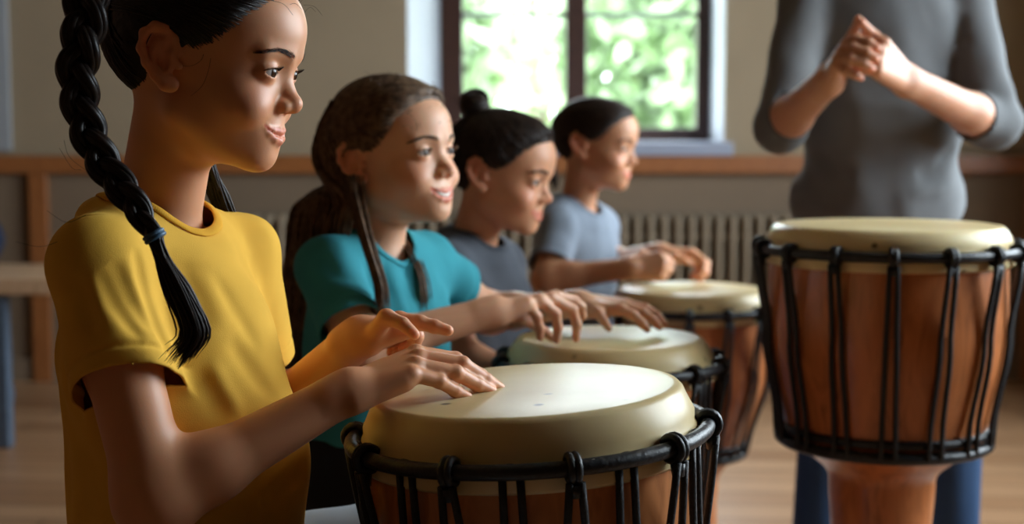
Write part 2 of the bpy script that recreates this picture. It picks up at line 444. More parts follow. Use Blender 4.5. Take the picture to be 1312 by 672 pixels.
def tint_hand(h, P, c, base):
    q = h.fr.inv(P); near = (np.abs(q[:, 0]) < 90) & (q[:, 1] > -25) & (q[:, 1] < 150) & (np.abs(q[:, 2]) < 110)
    m = np.zeros(len(P))
    for n in 'imrp':
        for j, w in ((0, .25), (1, .3), (2, .3), (3, .7)):
            m = np.maximum(m, w * np.exp(-(((q - np.asarray(h.f[n][j])) / 7.5) ** 2).sum(1)))
    m = m * near
    c = c * (1 - m[:, None]) + np.array((base[0] * 1.06, base[1] * .72, base[2] * .68)) * m[:, None]
    for tip, d, b, r in h.tips():
        ctr = tip + d * r * -.1 + b * r * .95
        v = P - ctr; dd = (v @ d) / (r * 1.15); s = np.cross(d, b); ds = (v @ s) / (r * .8); db = (v @ b) / (r * .7)
        k = np.clip((1.0 - (dd ** 4 + ds ** 4 + db ** 4)) * 2.5, 0, 1)
        c = c * (1 - k[:, None]) + np.array((min(base[0] * 1.35, .85), base[1] * 1.15, base[2] * 1.15)) * k[:, None]
    return c
def arm_items(S, sh, el, wr, r=(.037, .031, .0205), k=.012):
    sh, el, wr = [np.asarray(a, float) for a in (sh, el, wr)]
    m1 = sh + (el - sh) * .4; m2 = el + (wr - el) * .28
    S.add(cone(sh, m1, r[0], r[0] * .97), .03); S.add(cone(m1, el, r[0] * .97, r[1] * .95), .015)
    rm_ = r[1] * .72 + r[2] * .25; S.add(cone(el, m2, r[1] * .98, rm_), .03); S.add(cone(m2, wr, rm_, r[2]), .02)
def open_mesh(v, f, cuts, h):
    """drop the caps that the cutting functions leave, smooth the open edges"""
    near = np.zeros(len(f), bool)
    fn = np.cross(v[f[:, 2]] - v[f[:, 0]], v[f[:, 3]] - v[f[:, 1]]); fn /= np.maximum(np.linalg.norm(fn, axis=1, keepdims=True), 1e-12)
    for c in cuts:
        d = np.abs(c(v)) < h * .8; k = d[f].all(1); ix = np.nonzero(k)[0]
        if not len(ix): continue
        ce = v[f[ix]].mean(1); e = .0015
        g = np.stack([c(ce + V3(*[e if i == j else 0 for j in range(3)])) - c(ce - V3(*[e if i == j else 0 for j in range(3)])) for i in range(3)], 1)
        g /= np.maximum(np.linalg.norm(g, axis=1, keepdims=True), 1e-12)
        near[ix[np.abs((g * fn[ix]).sum(1)) > .62]] = True
    f = f[~near]
    e = np.sort(np.concatenate([f[:, [i, (i + 1) % 4]] for i in range(4)]), 1)
    u, n = np.unique(e, axis=0, return_counts=True); b = u[n == 1]
    for _ in range(10):
        s = np.zeros_like(v); k = np.zeros(len(v))
        for i, j in ((0, 1), (1, 0)): np.add.at(s, b[:, i], v[b[:, j]]); np.add.at(k, b[:, i], 1)
        m = k == 2; v[m] = v[m] * .4 + (s[m] / 2) * .6
    return v, f, b
def rim_curve(v, b, fn, tol, n=140, center=None, axis=None):
    idx = np.unique(b); p = v[idx]; p = p[np.abs(fn(p)) < tol]
    if len(p) < 8: return None
    c = p.mean(0) if center is None else center
    ax = unit(axis); x = unit(np.cross(ax, (0, 1, .1))); y = np.cross(ax, x)
    a = np.arctan2((p - c) @ y, (p - c) @ x); out = []
    for t in np.arange(n) * 2 * math.pi / n - math.pi:
        w = np.exp(-(((a - t + math.pi) % (2 * math.pi) - math.pi) / .07) ** 2)
        if w.sum() < 1e-6: continue
        out.append((p * w[:, None]).sum(0) / w.sum())
    return np.array(out)
def creases(P, lst):
    d = np.zeros(len(P))
    for pts, w, a in lst:
        m = np.full(len(P), 1e9); sp = np.zeros(len(P)); ns = len(pts) - 1
        for i in range(len(pts) - 1):
            A_, B_ = pts[i], pts[i + 1]; ba = B_ - A_; t = np.clip(((P - A_) @ ba) / (ba @ ba), 0, 1)
            q = ((P - A_ - t[:, None] * ba) ** 2).sum(1); k = q < m; m = np.where(k, q, m); sp = np.where(k, (i + t) / ns, sp)
        d += a * np.exp(-m / (w * w)) * np.clip(5 * sp * (1 - sp), 0, 1)
    return d
def waves(P, seed, amp, freq=40, along=(0, 0, 1), stretch=3.0):
    """soft elongated folds running along a direction"""
    r = np.random.RandomState(seed); al = unit(along); d = np.zeros(len(P))
    Wp = P + .02 * np.stack([np.sin(P @ (r.randn(3) * 14) + r.rand() * 6) for _ in range(3)], 1)
    for i in range(6):
        k = r.randn(3); k -= al * (k @ al) * (1 - 1 / stretch); k = unit(k) * freq * (.6 + .9 * r.rand())
        d += np.sin(Wp @ k + r.rand() * 7)
    d = d / 6; return amp * (np.sign(d) * np.abs(d) ** 1.2)
def eyeball(parent, fr, s, gaze, mat):
    bm = bmesh.new(); bmesh.ops.create_uvsphere(bm, u_segments=40, v_segments=28, radius=.0121)
    for v in bm.verts:                                   # slight cornea
        if v.co.z > .0095: v.co.z += (v.co.z - .0095) * .35
    me = bpy.data.meshes.new('eye'); bm.to_mesh(me); bm.free(); me.polygons.foreach_set('use_smooth', [True] * len(me.polygons)); me.materials.append(mat)
    o = bpy.data.objects.new('eye', me); col.objects.link(o)
    c = fr.fwd((s * EYE[0], EYE[1], EYE[2])); g = unit(fr.R @ unit(gaze))
    o.rotation_euler = Vector(g).to_track_quat('Z', 'Y').to_euler(); o.location = tuple(c); o.scale = (fr.k * 1000,) * 3
    adopt(o, parent); return o
def eye_mat(name, iris=(.06, .025, .012)):
    m, nt, b = nodes(name); tc = N(nt, 'ShaderNodeTexCoord'); sp = N(nt, 'ShaderNodeSeparateXYZ'); L(nt, tc.outputs['Object'], sp.inputs[0])
    r = ramp(nt, None, []) if False else None
    ml = N(nt, 'ShaderNodeMath', operation='MULTIPLY'); ml.inputs[1].default_value = 1 / .0135; L(nt, sp.outputs['Z'], ml.inputs[0])
    c = ramp(nt, ml.outputs[0], [(0, (.5, .38, .34)), (.72, (.58, .52, .49)), (.765, (.02, .01, .006)), (.81, iris), (.93, tuple(np.array(iris) * .8)), (.95, (.004, .004, .004))])
    L(nt, c, b.inputs['Base Color']); b.inputs['Roughness'].default_value = .16; b.inputs['Specular IOR Level'].default_value = .25
    return m
def brow_lashes(root, S, fr, hm, n=60, r=.28, lash=True, seed=1, brow_r=None):
    rs = np.random.RandomState(seed)
    for s in (-1, 1):
        m = MB(); P0 = []; P1 = []
        for i in range(n):
            t = rs.rand(); x = 11 + 34 * t; z = 17.5 + 6.5 * math.sin(t * 2.2) - 4.5 * t * t + rs.uniform(-2.4, 2.4) * (1 - .75 * t)
            P0.append((s * x, 92 - 18 * t * t, z)); P1.append((s * (x + 5.5 + 2 * t), 92 - 18 * (t + .15) ** 2, z + 3.5 * (1 - 1.5 * t) + rs.uniform(-.6, .6)))
        a = S.project(np.array([fr.fwd(p) for p in P0]), .0001); b = S.project(np.array([fr.fwd(p) for p in P1]), .0006)
        mid = S.project((a + b) / 2, .0006)
        for i in range(n): m.tube([a[i], mid[i], b[i]], [fr.k * (brow_r or r), fr.k * (brow_r or r) * 1.0, fr.k * .08], 5)
        m.build('eyebrow', hm, root)
        if lash:
            m = MB()
            for i in range(34):
                t = i / 33; a_ = math.radians(12 + 156 * t); x = 31.5 + 12.4 * math.cos(a_); z = .3 + 4.3 * math.sin(a_)
                y = 73.5 + math.sqrt(max(13.6 ** 2 - (x - 31) ** 2 - (z - 1) ** 2, 1))
                dx = (x - 31.5) * .10 + 1.2 * (1 if math.cos(a_) > 0 else .3) * math.cos(a_)
                p = [(s * x, y - .4, z), (s * (x + dx), y + 3.2, z + .6), (s * (x + dx * 2.0), y + 5.6, z + 3.2)]
                m.tube([fr.fwd(q) for q in p], [fr.k * .26, fr.k * .2, fr.k * .05], 4)
            m.build('eyelashes', hm, root)
def strands(m, S, starts, ends, n=12, r=.0012, lift=.001, via=None, jit=.0, seg=5, seed=0, tip=.3, bow=None, sink=.0008):
    """hair strands that hug the surface of S from starts to ends"""
    rs = np.random.RandomState(seed); starts = np.asarray(starts); ends = np.asarray(ends); T = np.linspace(0, 1, n); A = []
    for t in T:
        p = starts * (1 - t) + ends * t
        if via is not None: p = p + np.asarray(via) * (4 * t * (1 - t))
        A.append(p)
    A = np.array(A)                                      # n, m, 3
    flat = A.reshape(-1, 3); pr = S.project(flat, 0.0, 5).reshape(A.shape)
    d, g = S.grad(pr.reshape(-1, 3)); g = g.reshape(A.shape)
    lf = lift * (rs.rand(A.shape[1]) * 1.2)
    pr = pr + g * lf[None, :, None] - g * (sink * np.clip(1 - T / .22, 0, 1) ** 1.3)[:, None, None]
    if jit: pr = pr + np.cumsum(rs.randn(*A.shape) * jit, 0) * .4
    for i in range(A.shape[1]):
        rr = r * (.6 + .8 * rs.rand()); prof = np.interp(T, [0, .12, .8, 1], [.25, 1, 1, tip]) * rr
        m.tube(pr[:, i], prof, seg, flat=.7)
def skin_body(name, S, h, lo, hi, fr, hands, base, mo, parent, mat, rosy=1.0, sm=3.0):
    v, f = S.mesh(h, lo, hi); c = np.tile(np.array(base, float), (len(v), 1))
    q = fr.inv(v); c = tint_head(q, c, base, mo, rosy, sm)
    for hd in hands: c = tint_hand(hd, v, c, base)
    return mesh_obj(name, v, f, mat, parent, color=np.clip(c, 0, 1))
# ------------------------------------------------------------------ dressing and assembling a person
def pxy(px):                                             # angle of the direction that runs to the right as seen from the camera
    return -math.atan((px - 656) / FPX)
def facing(px, th):                                      # heading turned th degrees towards the camera from a pure right-facing profile
    a = pxy(px) - math.radians(th); return V3(math.cos(a), math.sin(a), 0)
class Torso:
    """trunk described by neck base, both shoulders and pelvis; k = overall girth"""
    def __init__(s, neck, sr, sl, pelvis, fwd, gx=.128, gy=.086, belly=1.0, shift=0.0):
        s.shift = shift
        s.neck, s.sr, s.sl, s.pel = [np.asarray(a, float) for a in (neck, sr, sl, pelvis)]
        s.fwd = unit(fwd); s.mid = (s.sr + s.sl) / 2; s.gx, s.gy, s.belly = gx, gy, belly
        up = unit(s.mid - s.pel); r = unit(np.cross(s.fwd, up)); f = np.cross(up, r); s.R = np.stack([r, f, up], 1); s.H = np.linalg.norm(s.mid - s.pel)
    def items(s, S, off=0.0, k=.04):
        up = s.R[:, 2]; f = s.R[:, 1]
        c1 = s.mid - up * s.H * .30 + f * (.008 + s.shift); c2 = s.mid - up * s.H * .62 + f * (.012 * s.belly + s.shift * .4); c3 = s.pel + up * .02
        S.add(ell(c1, (s.gx + off, s.gy + off, s.H * .36 + off), s.R), 0)
        S.add(ell(c2, (s.gx * .93 + off, s.gy * s.belly + off, s.H * .36 + off), s.R), k)
        S.add(ell(c3, (s.gx * 1.02 + off, s.gy * 1.08 + off, .11 + off), s.R), k)
        nb = s.neck - up * .02
        for sh in (s.sr, s.sl):
            S.add(cone(nb, sh, .036 + off, .034 + off), k)
def tee(name, T, arms, hem_z, mat, parent, h=.0024, off=.010, neck_r=.060, neck_c=None, sleeve=.115, sleeve_r=(.044, .050), folds=None, crs=(), tilt=(.35, .35),
        collar=None, hemband=True, nrm=None, amp=.0035, seed=1, long=False, thick=.0022, ribs=False):
    S = Sdf(); T.items(S, off); cuts = []; hems = []; cr_ = []; memo = [None, None]
    def disp(P):                                         # folds and seams; remembered for the current point set
        if memo[0] is P: return memo[1]
        d = waves(P, seed, amp, 42, T.R[:, 2] * .7 + T.fwd * .3) + waves(P, seed + 9, amp * .5, 90, T.R[:, 2])
        if hemband:
            for p, n, pl, c in hems:
                q = pl(P); d += .0022 * np.exp(-((q + .018) / .0024) ** 2) * np.exp(-(np.maximum(c(P), 0) / .007) ** 2)
        if cr_: d += creases(P, cr_)
        memo[0] = P; memo[1] = d; return d
    for i, (sh, el, wr) in enumerate(arms):
        sh, el, wr = [np.asarray(a, float) for a in (sh, el, wr)]
        d = unit(el - sh); L_ = sleeve if np.ndim(sleeve) == 0 else sleeve[i]; r0, r1 = sleeve_r
        if long:                                         # pushed-up long sleeve: over the elbow, ends on the forearm
            d2 = unit(wr - el); p = el + d2 * L_; n = d2; S.add(cone(sh, el, r0, r1), .02); c = cone(el, p + d2 * .03, r1, r1 * .88); kk = .012
        else:
            n = unit(d + V3(0, -1, 0) * tilt[i]); p = sh + d * L_; c = cone(sh, p + d * .05, r0, r1 + .004); kk = .014
        pl = plane(p, n)
        S.add((lambda c, pl: lambda P: smax(c(P), pl(P) - disp(P), .002))(c, pl), kk)
        hems.append((p, n, pl, c))
        cuts.append((lambda pl, c: lambda P: np.where(c(P) < .008, pl(P), 1.0))(pl, c))
    nc = T.neck if neck_c is None else np.asarray(neck_c, float); na = unit(nrm if nrm is not None else T.R[:, 2] * .9 + T.fwd * .36)
    x = unit(np.cross(na, T.fwd)); R = np.stack([x, unit(np.cross(na, x)), na], 1)
    S.add(ell(nc - na * .020, (neck_r + .016, neck_r + .018, .024), R), .03)
    nf = ell(nc, (neck_r * .95, neck_r * 1.05, neck_r * 1.8), R)
    S.add(lambda P: nf(P) + disp(P), .002, 's'); cuts.append(nf)
    hp = plane((0, 0, hem_z), (0, 0, -1)); S.add(lambda P: hp(P) - disp(P), .002, 'i'); cuts.append(hp)
    base = Sdf(); T.items(base, off)
    for c_ in arms: base.add(cone(c_[0], np.asarray(c_[0]) + unit(np.asarray(c_[1]) - c_[0]) * .16, sleeve_r[0], sleeve_r[1]), .014)
    cr_ += [(base.project(np.array(q), 0, 5), w_, a_) for q, w_, a_ in crs]
    S.disp = disp; S.margin = .010 + amp
    allp = np.array([T.neck, T.pel] + [q for a in arms for q in (a[0], a[1])] + ([a[2] for a in arms] if long else [])); lo = allp.min(0) - .16; hi = allp.max(0) + .16; lo[2] = min(lo[2], hem_z - .02)
    v, f = S.mesh(h, lo, hi); hh = h * RES
    v, f, b = open_mesh(v, f, cuts, hh)
    o = mesh_obj(name, v, f, mat, parent)
    so = o.modifiers.new('cloth', 'SOLIDIFY'); so.thickness = thick; so.offset = -1; so.use_rim = True
    rc = rim_curve(v, b, nf, .006, 320 if ribs else 150, nc, na)
    if rc is not None and collar:
        w, cm = collar; m = MB()
        rc2 = rc.copy()
        for _ in range(3): rc2 = (np.roll(rc2, 1, 0) + rc2 * 2 + np.roll(rc2, -1, 0)) / 4
        cen = rc2.mean(0); n_ = len(rc2)
        up = na; out = rc2 - cen; out -= np.outer(out @ up, up); out /= np.linalg.norm(out, axis=1, keepdims=True)
        prof = [(.0012, w * .05), (.0026, w * .35), (.0022, w * .75), (.0004, w), (-.0016, w * .75), (-.0016, w * .3), (.0012, w * .05)]
        # band laid along the rim: outward o, inward/upward towards the neck
        d, g = S.grad(rc2 + out * .006); V = []
        inn = -out + up * .45; inn /= np.linalg.norm(inn, axis=1, keepdims=True)
        nn = np.cross(np.roll(rc2, -1, 0) - np.roll(rc2, 1, 0), inn); nn /= np.linalg.norm(nn, axis=1, keepdims=True)
        if (nn * up).sum() < 0: nn = -nn
        rib = 1 + .25 * np.cos(np.arange(n_) * math.pi)
        for a, bb in prof[:-1]: V.append(rc2 - inn * .004 + nn * (a + .001 + (.0007 * (np.arange(n_) % 2)[:, None] if ribs and a > 0 and bb < w * .9 else 0)) + inn * bb)
        k = len(V); V = np.stack(V, 1).reshape(-1, 3)
        F = [(i * k + j, i * k + (j + 1) % k, ((i + 1) % n_) * k + (j + 1) % k, ((i + 1) % n_) * k + j) for i in range(n_) for j in range(k)]
        m.raw(V, F); cb = m.build('collar', cm, o); sd = cb.modifiers.new('s', 'SUBSURF'); sd.levels = 1; sd.render_levels = 1
    return o, S
def trousers(T, legs, mat, parent, h=.005, r=(.078, .058, .044), top=None, amp=.004, seed=3, name='trousers', pk=1.0):
    S = Sdf(); up = T.R[:, 2]
    S.add(ell(T.pel + up * .01, (T.gx * 1.08 * pk, T.gy * 1.18 * pk, .115), T.R), 0)
    for hip, kn, an in legs:
        S.add(cone(hip, kn, r[0], r[1]), .035); S.add(cone(kn, an, r[1], r[2]), .02)
    S.disp = lambda P: waves(P, seed, amp, 50, (0, 0, 1)); S.margin = amp
    allp = np.array([T.pel] + [q for l in legs for q in l]); lo = allp.min(0) - .16; hi = allp.max(0) + .16
    v, f = S.mesh(h, lo, hi); return mesh_obj(name, v, f, mat, parent)
def shoes(legs, mat, sole_mat, parent, k=1.0):
    for hip, kn, an, fd in legs:
        f = unit(fd); x = np.cross(f, (0, 0, 1)); fr = Frame((an[0], an[1], 0), np.stack([x, f, (0, 0, 1)], 1), .001 * k)
        S = Sdf(); S.add(ell((0, 20, 34), (34, 52, 30)), 0, 'u', fr); S.add(ell((0, 100, 28), (38, 55, 26)), 26, 'u', fr); S.add(cone((0, -12, 35), (0, -8, 82), 34, 32), 18, 'u', fr)
        S.add(plane((0, 0, 14), (0, 0, -1)), 3, 'i', fr)
        v, fc = S.mesh(.004, fr.o - (.2, .2, .03), fr.o + (.2, .2, .14)); o = mesh_obj('shoe', v, fc, mat, parent)
        S = Sdf(); g = group([ell((0, 10, 8), (38, 58, 60)), ell((0, 100, 8), (43, 60, 60))], 30); S.add(g, 0, 'u', fr); S.add(plane((0, 0, 16), (0, 0, 1)), 2, 'i', fr); S.add(plane((0, 0, 0), (0, 0, -1)), 2, 'i', fr)
        v, fc = S.mesh(.004, fr.o - (.2, .2, .03), fr.o + (.2, .2, .05)); mesh_obj('sole', v, fc, sole_mat, o)
def stool(loc, top_z, label, rz=0, mats=None, r=.155):
    t = empty('stool', (loc[0], loc[1], 0), rz); tag(t, label, 'stool', 'stools the drummers sit on')
    MB().lathe([(0, top_z - .032), (r - .01, top_z - .032), (r, top_z - .026), (r, top_z - .006), (r - .008, top_z), (0, top_z + .001)], 48, (loc[0], loc[1], 0)).build('seat', mats, t, bevel=0)
    for k in range(4):
        a = rz + math.pi / 4 + k * math.pi / 2; c, s_ = math.cos(a), math.sin(a)
        MB().tube([(loc[0] + c * .10, loc[1] + s_ * .10, top_z - .03), (loc[0] + c * .15, loc[1] + s_ * .15, .0)], [.017, .013], 14).build('leg', mats, t)
    m = MB()
    for k in range(4):
        a = rz + math.pi / 4 + k * math.pi / 2; b = a + math.pi / 2; rr = .13
        m.tube([(loc[0] + math.cos(a) * rr, loc[1] + math.sin(a) * rr, .16), (loc[0] + math.cos(b) * rr, loc[1] + math.sin(b) * rr, .16)], .009, 10)
    m.build('stretcher', mats, t)
# scalp used by hair: local mm
def scalp(fr, off=5, S=None):
    S = Sdf() if S is None else S
    S.add(ell((0, -5, 31), (73 + off, 97 + off, 77 + off)), 0, 'u', fr)
    S.add(ell((0, 40, 44), (58 + off * .6, 53 + off * .6, 45 + off)), 25, 'u', fr)
    return S
def hair_region(q, front=(0, 84, 80), temple=(50, 46), side=6, nape=-52, back=-32):
    """>0 where hair grows; hairline from the forehead over the temple to the ear and down to the nape"""
    x, y, z = q[:, 0], q[:, 1], q[:, 2]
    line = np.interp(y, [-40, 0, side + 6, temple[0] - 4, temple[0] + 14, front[1], 120], [4, 6, 14, temple[1] - 6, temple[1] + 12, front[2], front[2] + 40])
    a = z - line; b = np.minimum(back - y, z - nape)
    return np.maximum(a, b)
def hair_cap(fr, mat, parent, off=5, h=.0022, name='hair', extra=None, amp=.8, **kw):
    S = Sdf(); core = scalp(fr, 1.5); base = Sdf()
    def shape(P):                                        # thin at the hairline, full volume further back
        q = fr.inv(P); g = hair_region(q, **kw); t = np.clip(g / 26, 0, 1); t = t * t * (3 - 2 * t)
        return core.ev(P) - t * (off - 1.5) * fr.k, g
    base.add(lambda P: shape(P)[0], 0)
    def f(P):
        d, g = shape(P); return smax(d, -g * .7 * fr.k, .004)
    S.add(f, 0)
    if extra: extra(S)
    r = lambda P: amp * .001 * (np.sin(fr.inv(P) @ V3(.9, .05, .35)) * np.sin(fr.inv(P) @ V3(.25, .08, .9)))
    S.disp = r; S.margin = .002
    o_ = np.asarray(fr.o); v, fc = S.mesh(h, o_ - .2 * fr.k * 1000, o_ + .2 * fr.k * 1000); return mesh_obj(name, v, fc, mat, parent), base
def hairline_starts(fr, n, seed, side=1, kw=None):
    """points on the hairline from the parting over the temple to behind the ear (local mm)"""
    rs = np.random.RandomState(seed); out = []
    for i in range(n):
        t = rs.rand()
        pts = np.array([(2, 84, 84), (18, 82, 82), (36, 74, 70), (52, 56, 50), (64, 34, 26), (68, 14, 14)])
        p = spline(pts, 40)[int(t * 39)]; out.append((side * p[0], p[1] + rs.uniform(-3, 5), p[2] + rs.uniform(-3, 3)))
    return np.array(out)
# ------------------------------------------------------------------ materials of the place
def wood(name, c1, c2, scale=(1, 1, 12), rough=.35, coat=.3, axis='Object', bmp=.08):
    m, nt, b = nodes(name); tc = N(nt, 'ShaderNodeTexCoord'); mp = N(nt, 'ShaderNodeMapping'); mp.inputs['Scale'].default_value = scale
    L(nt, tc.outputs[axis], mp.inputs[0]); w = N(nt, 'ShaderNodeTexNoise'); w.inputs['Scale'].default_value = 9; w.inputs['Detail'].default_value = 8; w.inputs['Distortion'].default_value = 1.2
    L(nt, mp.outputs[0], w.inputs['Vector'])
    L(nt, ramp(nt, w.outputs['Fac'], [(.3, c1), (.55, c2), (.75, tuple(np.array(c1) * .8))]), b.inputs['Base Color'])
    b.inputs['Roughness'].default_value = rough; b.inputs['Coat Weight'].default_value = coat; b.inputs['Coat Roughness'].default_value = .2
    bump(nt, b, w.outputs['Fac'], bmp, .002); return m
def floor_mat():
    m, nt, b = nodes('oak_floorboards'); tc = N(nt, 'ShaderNodeTexCoord'); mp = N(nt, 'ShaderNodeMapping'); mp.inputs['Rotation'].default_value = (0, 0, math.radians(4))
    L(nt, tc.outputs['Object'], mp.inputs[0])
    br = N(nt, 'ShaderNodeTexBrick'); br.inputs['Scale'].default_value = 1; br.inputs['Brick Width'].default_value = 1.4; br.inputs['Row Height'].default_value = .13
    br.inputs['Mortar Size'].default_value = .003; br.inputs['Color1'].default_value = (.30, .155, .075, 1); br.inputs['Color2'].default_value = (.43, .25, .135, 1); br.inputs['Mortar'].default_value = (.06, .03, .015, 1)
    br.offset = .37; L(nt, mp.outputs[0], br.inputs['Vector'])
    n = N(nt, 'ShaderNodeTexNoise'); n.inputs['Scale'].default_value = 6; n.inputs['Detail'].default_value = 8; mp2 = N(nt, 'ShaderNodeMapping'); mp2.inputs['Scale'].default_value = (.6, 9, 1); L(nt, mp.outputs[0], mp2.inputs[0]); L(nt, mp2.outputs[0], n.inputs['Vector'])
    mx = N(nt, 'ShaderNodeMix', data_type='RGBA', blend_type='MULTIPLY'); mx.inputs[0].default_value = .45; L(nt, br.outputs['Color'], mx.inputs[6]); L(nt, ramp(nt, n.outputs['Fac'], [(.3, (.55, .5, .45)), (.7, (1.1, 1.1, 1.1))]), mx.inputs[7])
    L(nt, mx.outputs[2], b.inputs['Base Color']); b.inputs['Roughness'].default_value = .38; bump(nt, b, br.outputs['Fac'], -.3, .002); return m
def drumskin_mat():
    m, nt, b = nodes('goatskin'); tc = N(nt, 'ShaderNodeTexCoord')
    n = N(nt, 'ShaderNodeTexNoise'); n.inputs['Scale'].default_value = 7; n.inputs['Detail'].default_value = 6; L(nt, tc.outputs['Object'], n.inputs['Vector'])
    base = ramp(nt, n.outputs['Fac'], [(.3, (.66, .49, .23)), (.7, (.82, .67, .38))])
    v = N(nt, 'ShaderNodeTexVoronoi'); v.inputs['Scale'].default_value = 26; v.inputs['Randomness'].default_value = 1; L(nt, tc.outputs['Object'], v.inputs['Vector'])
    sp = ramp(nt, v.outputs['Distance'], [(.08, (1, 1, 1)), (.17, (0, 0, 0))])
    n2 = N(nt, 'ShaderNodeTexNoise'); n2.inputs['Scale'].default_value = 11; n2.inputs['Detail'].default_value = 5; L(nt, tc.outputs['Object'], n2.inputs['Vector'])
    pick = ramp(nt, n2.outputs['Fac'], [(.48, (0, 0, 0)), (.56, (1, 1, 1))])
    mu = N(nt, 'ShaderNodeMath', operation='MULTIPLY'); L(nt, sp, mu.inputs[0]); L(nt, pick, mu.inputs[1])
    mx = N(nt, 'ShaderNodeMix', data_type='RGBA'); L(nt, mu.outputs[0], mx.inputs[0]); L(nt, base, mx.inputs[6]); mx.inputs[7].default_value = (.16, .09, .04, 1)
    L(nt, mx.outputs[2], b.inputs['Base Color']); b.inputs['Roughness'].default_value = .34; b.inputs['Specular IOR Level'].default_value = .32
    b.inputs['Subsurface Weight'].default_value = .15; b.inputs['Subsurface Radius'].default_value = (1, .6, .25); b.inputs['Subsurface Scale'].default_value = .01
    f = N(nt, 'ShaderNodeTexNoise'); f.inputs['Scale'].default_value = 60; f.inputs['Detail'].default_value = 6; L(nt, tc.outputs['Object'], f.inputs['Vector']); bump(nt, b, f.outputs['Fac'], .10, .001)
    return m
def rib_mat(name, c):                                    # ribbed knit of a collar
    m = fabric(name, c); nt = m.node_tree; b = nt.nodes['Principled BSDF']; return m
def glass_mat():
    m, nt, b = nodes('window_glass'); out = nt.nodes['Material Output']
    t = N(nt, 'ShaderNodeBsdfTransparent'); g = N(nt, 'ShaderNodeBsdfGlossy'); g.inputs['Roughness'].default_value = .02
    mx = N(nt, 'ShaderNodeMixShader'); mx.inputs[0].default_value = .05; L(nt, t.outputs[0], mx.inputs[1]); L(nt, g.outputs[0], mx.inputs[2]); L(nt, mx.outputs[0], out.inputs['Surface']); return m
M_wall = plain('beige_wall_paint', (.31, .235, .15), .85, var=.04, scale=5, bmp=.05)
M_dado = plain('taupe_dado_paint', (.19, .13, .082), .8, var=.05, scale=5, bmp=.05)
M_wall2 = plain('ochre_brown_wall_paint', (.18, .085, .04), .85, var=.04, scale=5, bmp=.05)
M_paving = plain('pale_paving', (.45, .44, .42), .8)
M_ceil = plain('cream_ceiling_paint', (.34, .26, .18), .9, var=.02, scale=4)
M_white = plain('white_paint', (.33, .35, .375), .55, var=.03, scale=8)
M_sill = plain('grey_blue_sill_paint', (.30, .33, .42), .45, var=.04, scale=8)
M_rail = wood('red_brown_rail_wood', (.23, .075, .022), (.32, .115, .035), (8, 1, 1))
M_frame = wood('dark_brown_frame_wood', (.035, .014, .010), (.055, .022, .014), (2, 2, 10), .4)
M_floor = floor_mat()
M_rad = plain('beige_radiator_enamel', (.24, .175, .11), .45, var=.03)
M_rib_shade = plain('rib_gap_shade_brown', (.155, .115, .075), .8)  # dark brown standing in for the shade between the radiator ribs
M_bench = wood('oak_bench_top', (.55, .34, .19), (.66, .44, .27), (8, 1, 1), .4)
M_steel = plain('blue_grey_painted_steel', (.10, .14, .20), .45, .2)
M_stool = wood('birch_stool_wood', (.45, .28, .15), (.55, .37, .22), (2, 2, 8), .5)
M_skinhead = drumskin_mat()
M_drumwood = wood('orange_brown_drum_wood', (.42, .14, .042), (.66, .25, .085), (3, 3, .8), .3, .4)
M_drumwood2 = wood('red_brown_drum_wood', (.40, .12, .036), (.60, .20, .065), (3, 3, .8), .3, .4)
M_black = plain('black_hoop_cord', (.012, .013, .016), .42, var=.3, scale=200, bmp=.5)
M_rope = plain('black_rope', (.013, .013, .015), .55, var=.3, scale=300, bmp=.6)
M_glass = glass_mat()
M_jeans = fabric('dark_blue_denim', (.035, .075, .16), weave=700)
M_jeans2 = fabric('pale_grey_blue_denim', (.32, .38, .44), weave=700)
M_black_cloth = fabric('black_trouser_cloth', (.018, .018, .022))
M_grey_cloth = fabric('dusty_grey_trouser_cloth', (.10, .11, .15))
M_shoe = plain('dark_canvas_shoe', (.05, .05, .06), .7); M_sole = plain('white_rubber_sole', (.6, .6, .58), .6)
M_leaf = plain('bright_leaves', (.32, .40, .22), .5, var=.25, scale=3, bmp=0); M_leaf2 = plain('deep_leaves', (.23, .32, .17), .5, var=.25, scale=3, bmp=0); M_trunk = plain('bark', (.1, .07, .05), .9)
M_grass = plain('lawn', (.2, .28, .12), .9, var=.2, scale=2)
M_skin = skin_mat('skin'); M_eye = eye_mat('brown_eye'); M_teeth = plain('teeth', (.8, .76, .68), .25, var=.02)
M_hair_black = hair_mat('black_brown_hair', (.008, .006, .006), (.022, .013, .010))
M_hair_brown = hair_mat('brown_hair', (.065, .036, .020), (.20, .118, .068), .55)
M_hair_dark = hair_mat('dark_brown_hair', (.012, .007, .005), (.035, .018, .011), .5)
M_yellow = fabric('yellow_cotton', (.80, .45, .06), var=.05); M_teal = fabric('teal_cotton', (.045, .30, .36)); M_grey = fabric('slate_grey_cotton', (.095, .105, .125)); M_pale = fabric('pale_grey_blue_cotton', (.24, .28, .34)); M_sweater = fabric('grey_knit', (.155, .158, .162), weave=500)
# ------------------------------------------------------------------ the room
XL, XR, YB, YF, ZC = -3.1, 2.2, 5.5, -1.6, 2.9
def struct(name, mb, mat, **k): return tag(mb.build(name, mat, smooth=False, **k), kind='structure')
struct('floor', MB().box((XL - .1, YF - .1, -.1), (XR + .1, YB + .1, 0)), M_floor)
struct('ceiling', MB().box((XL - .1, YF - .1, ZC), (XR + .1, YB + .1, ZC + .1)), M_ceil)
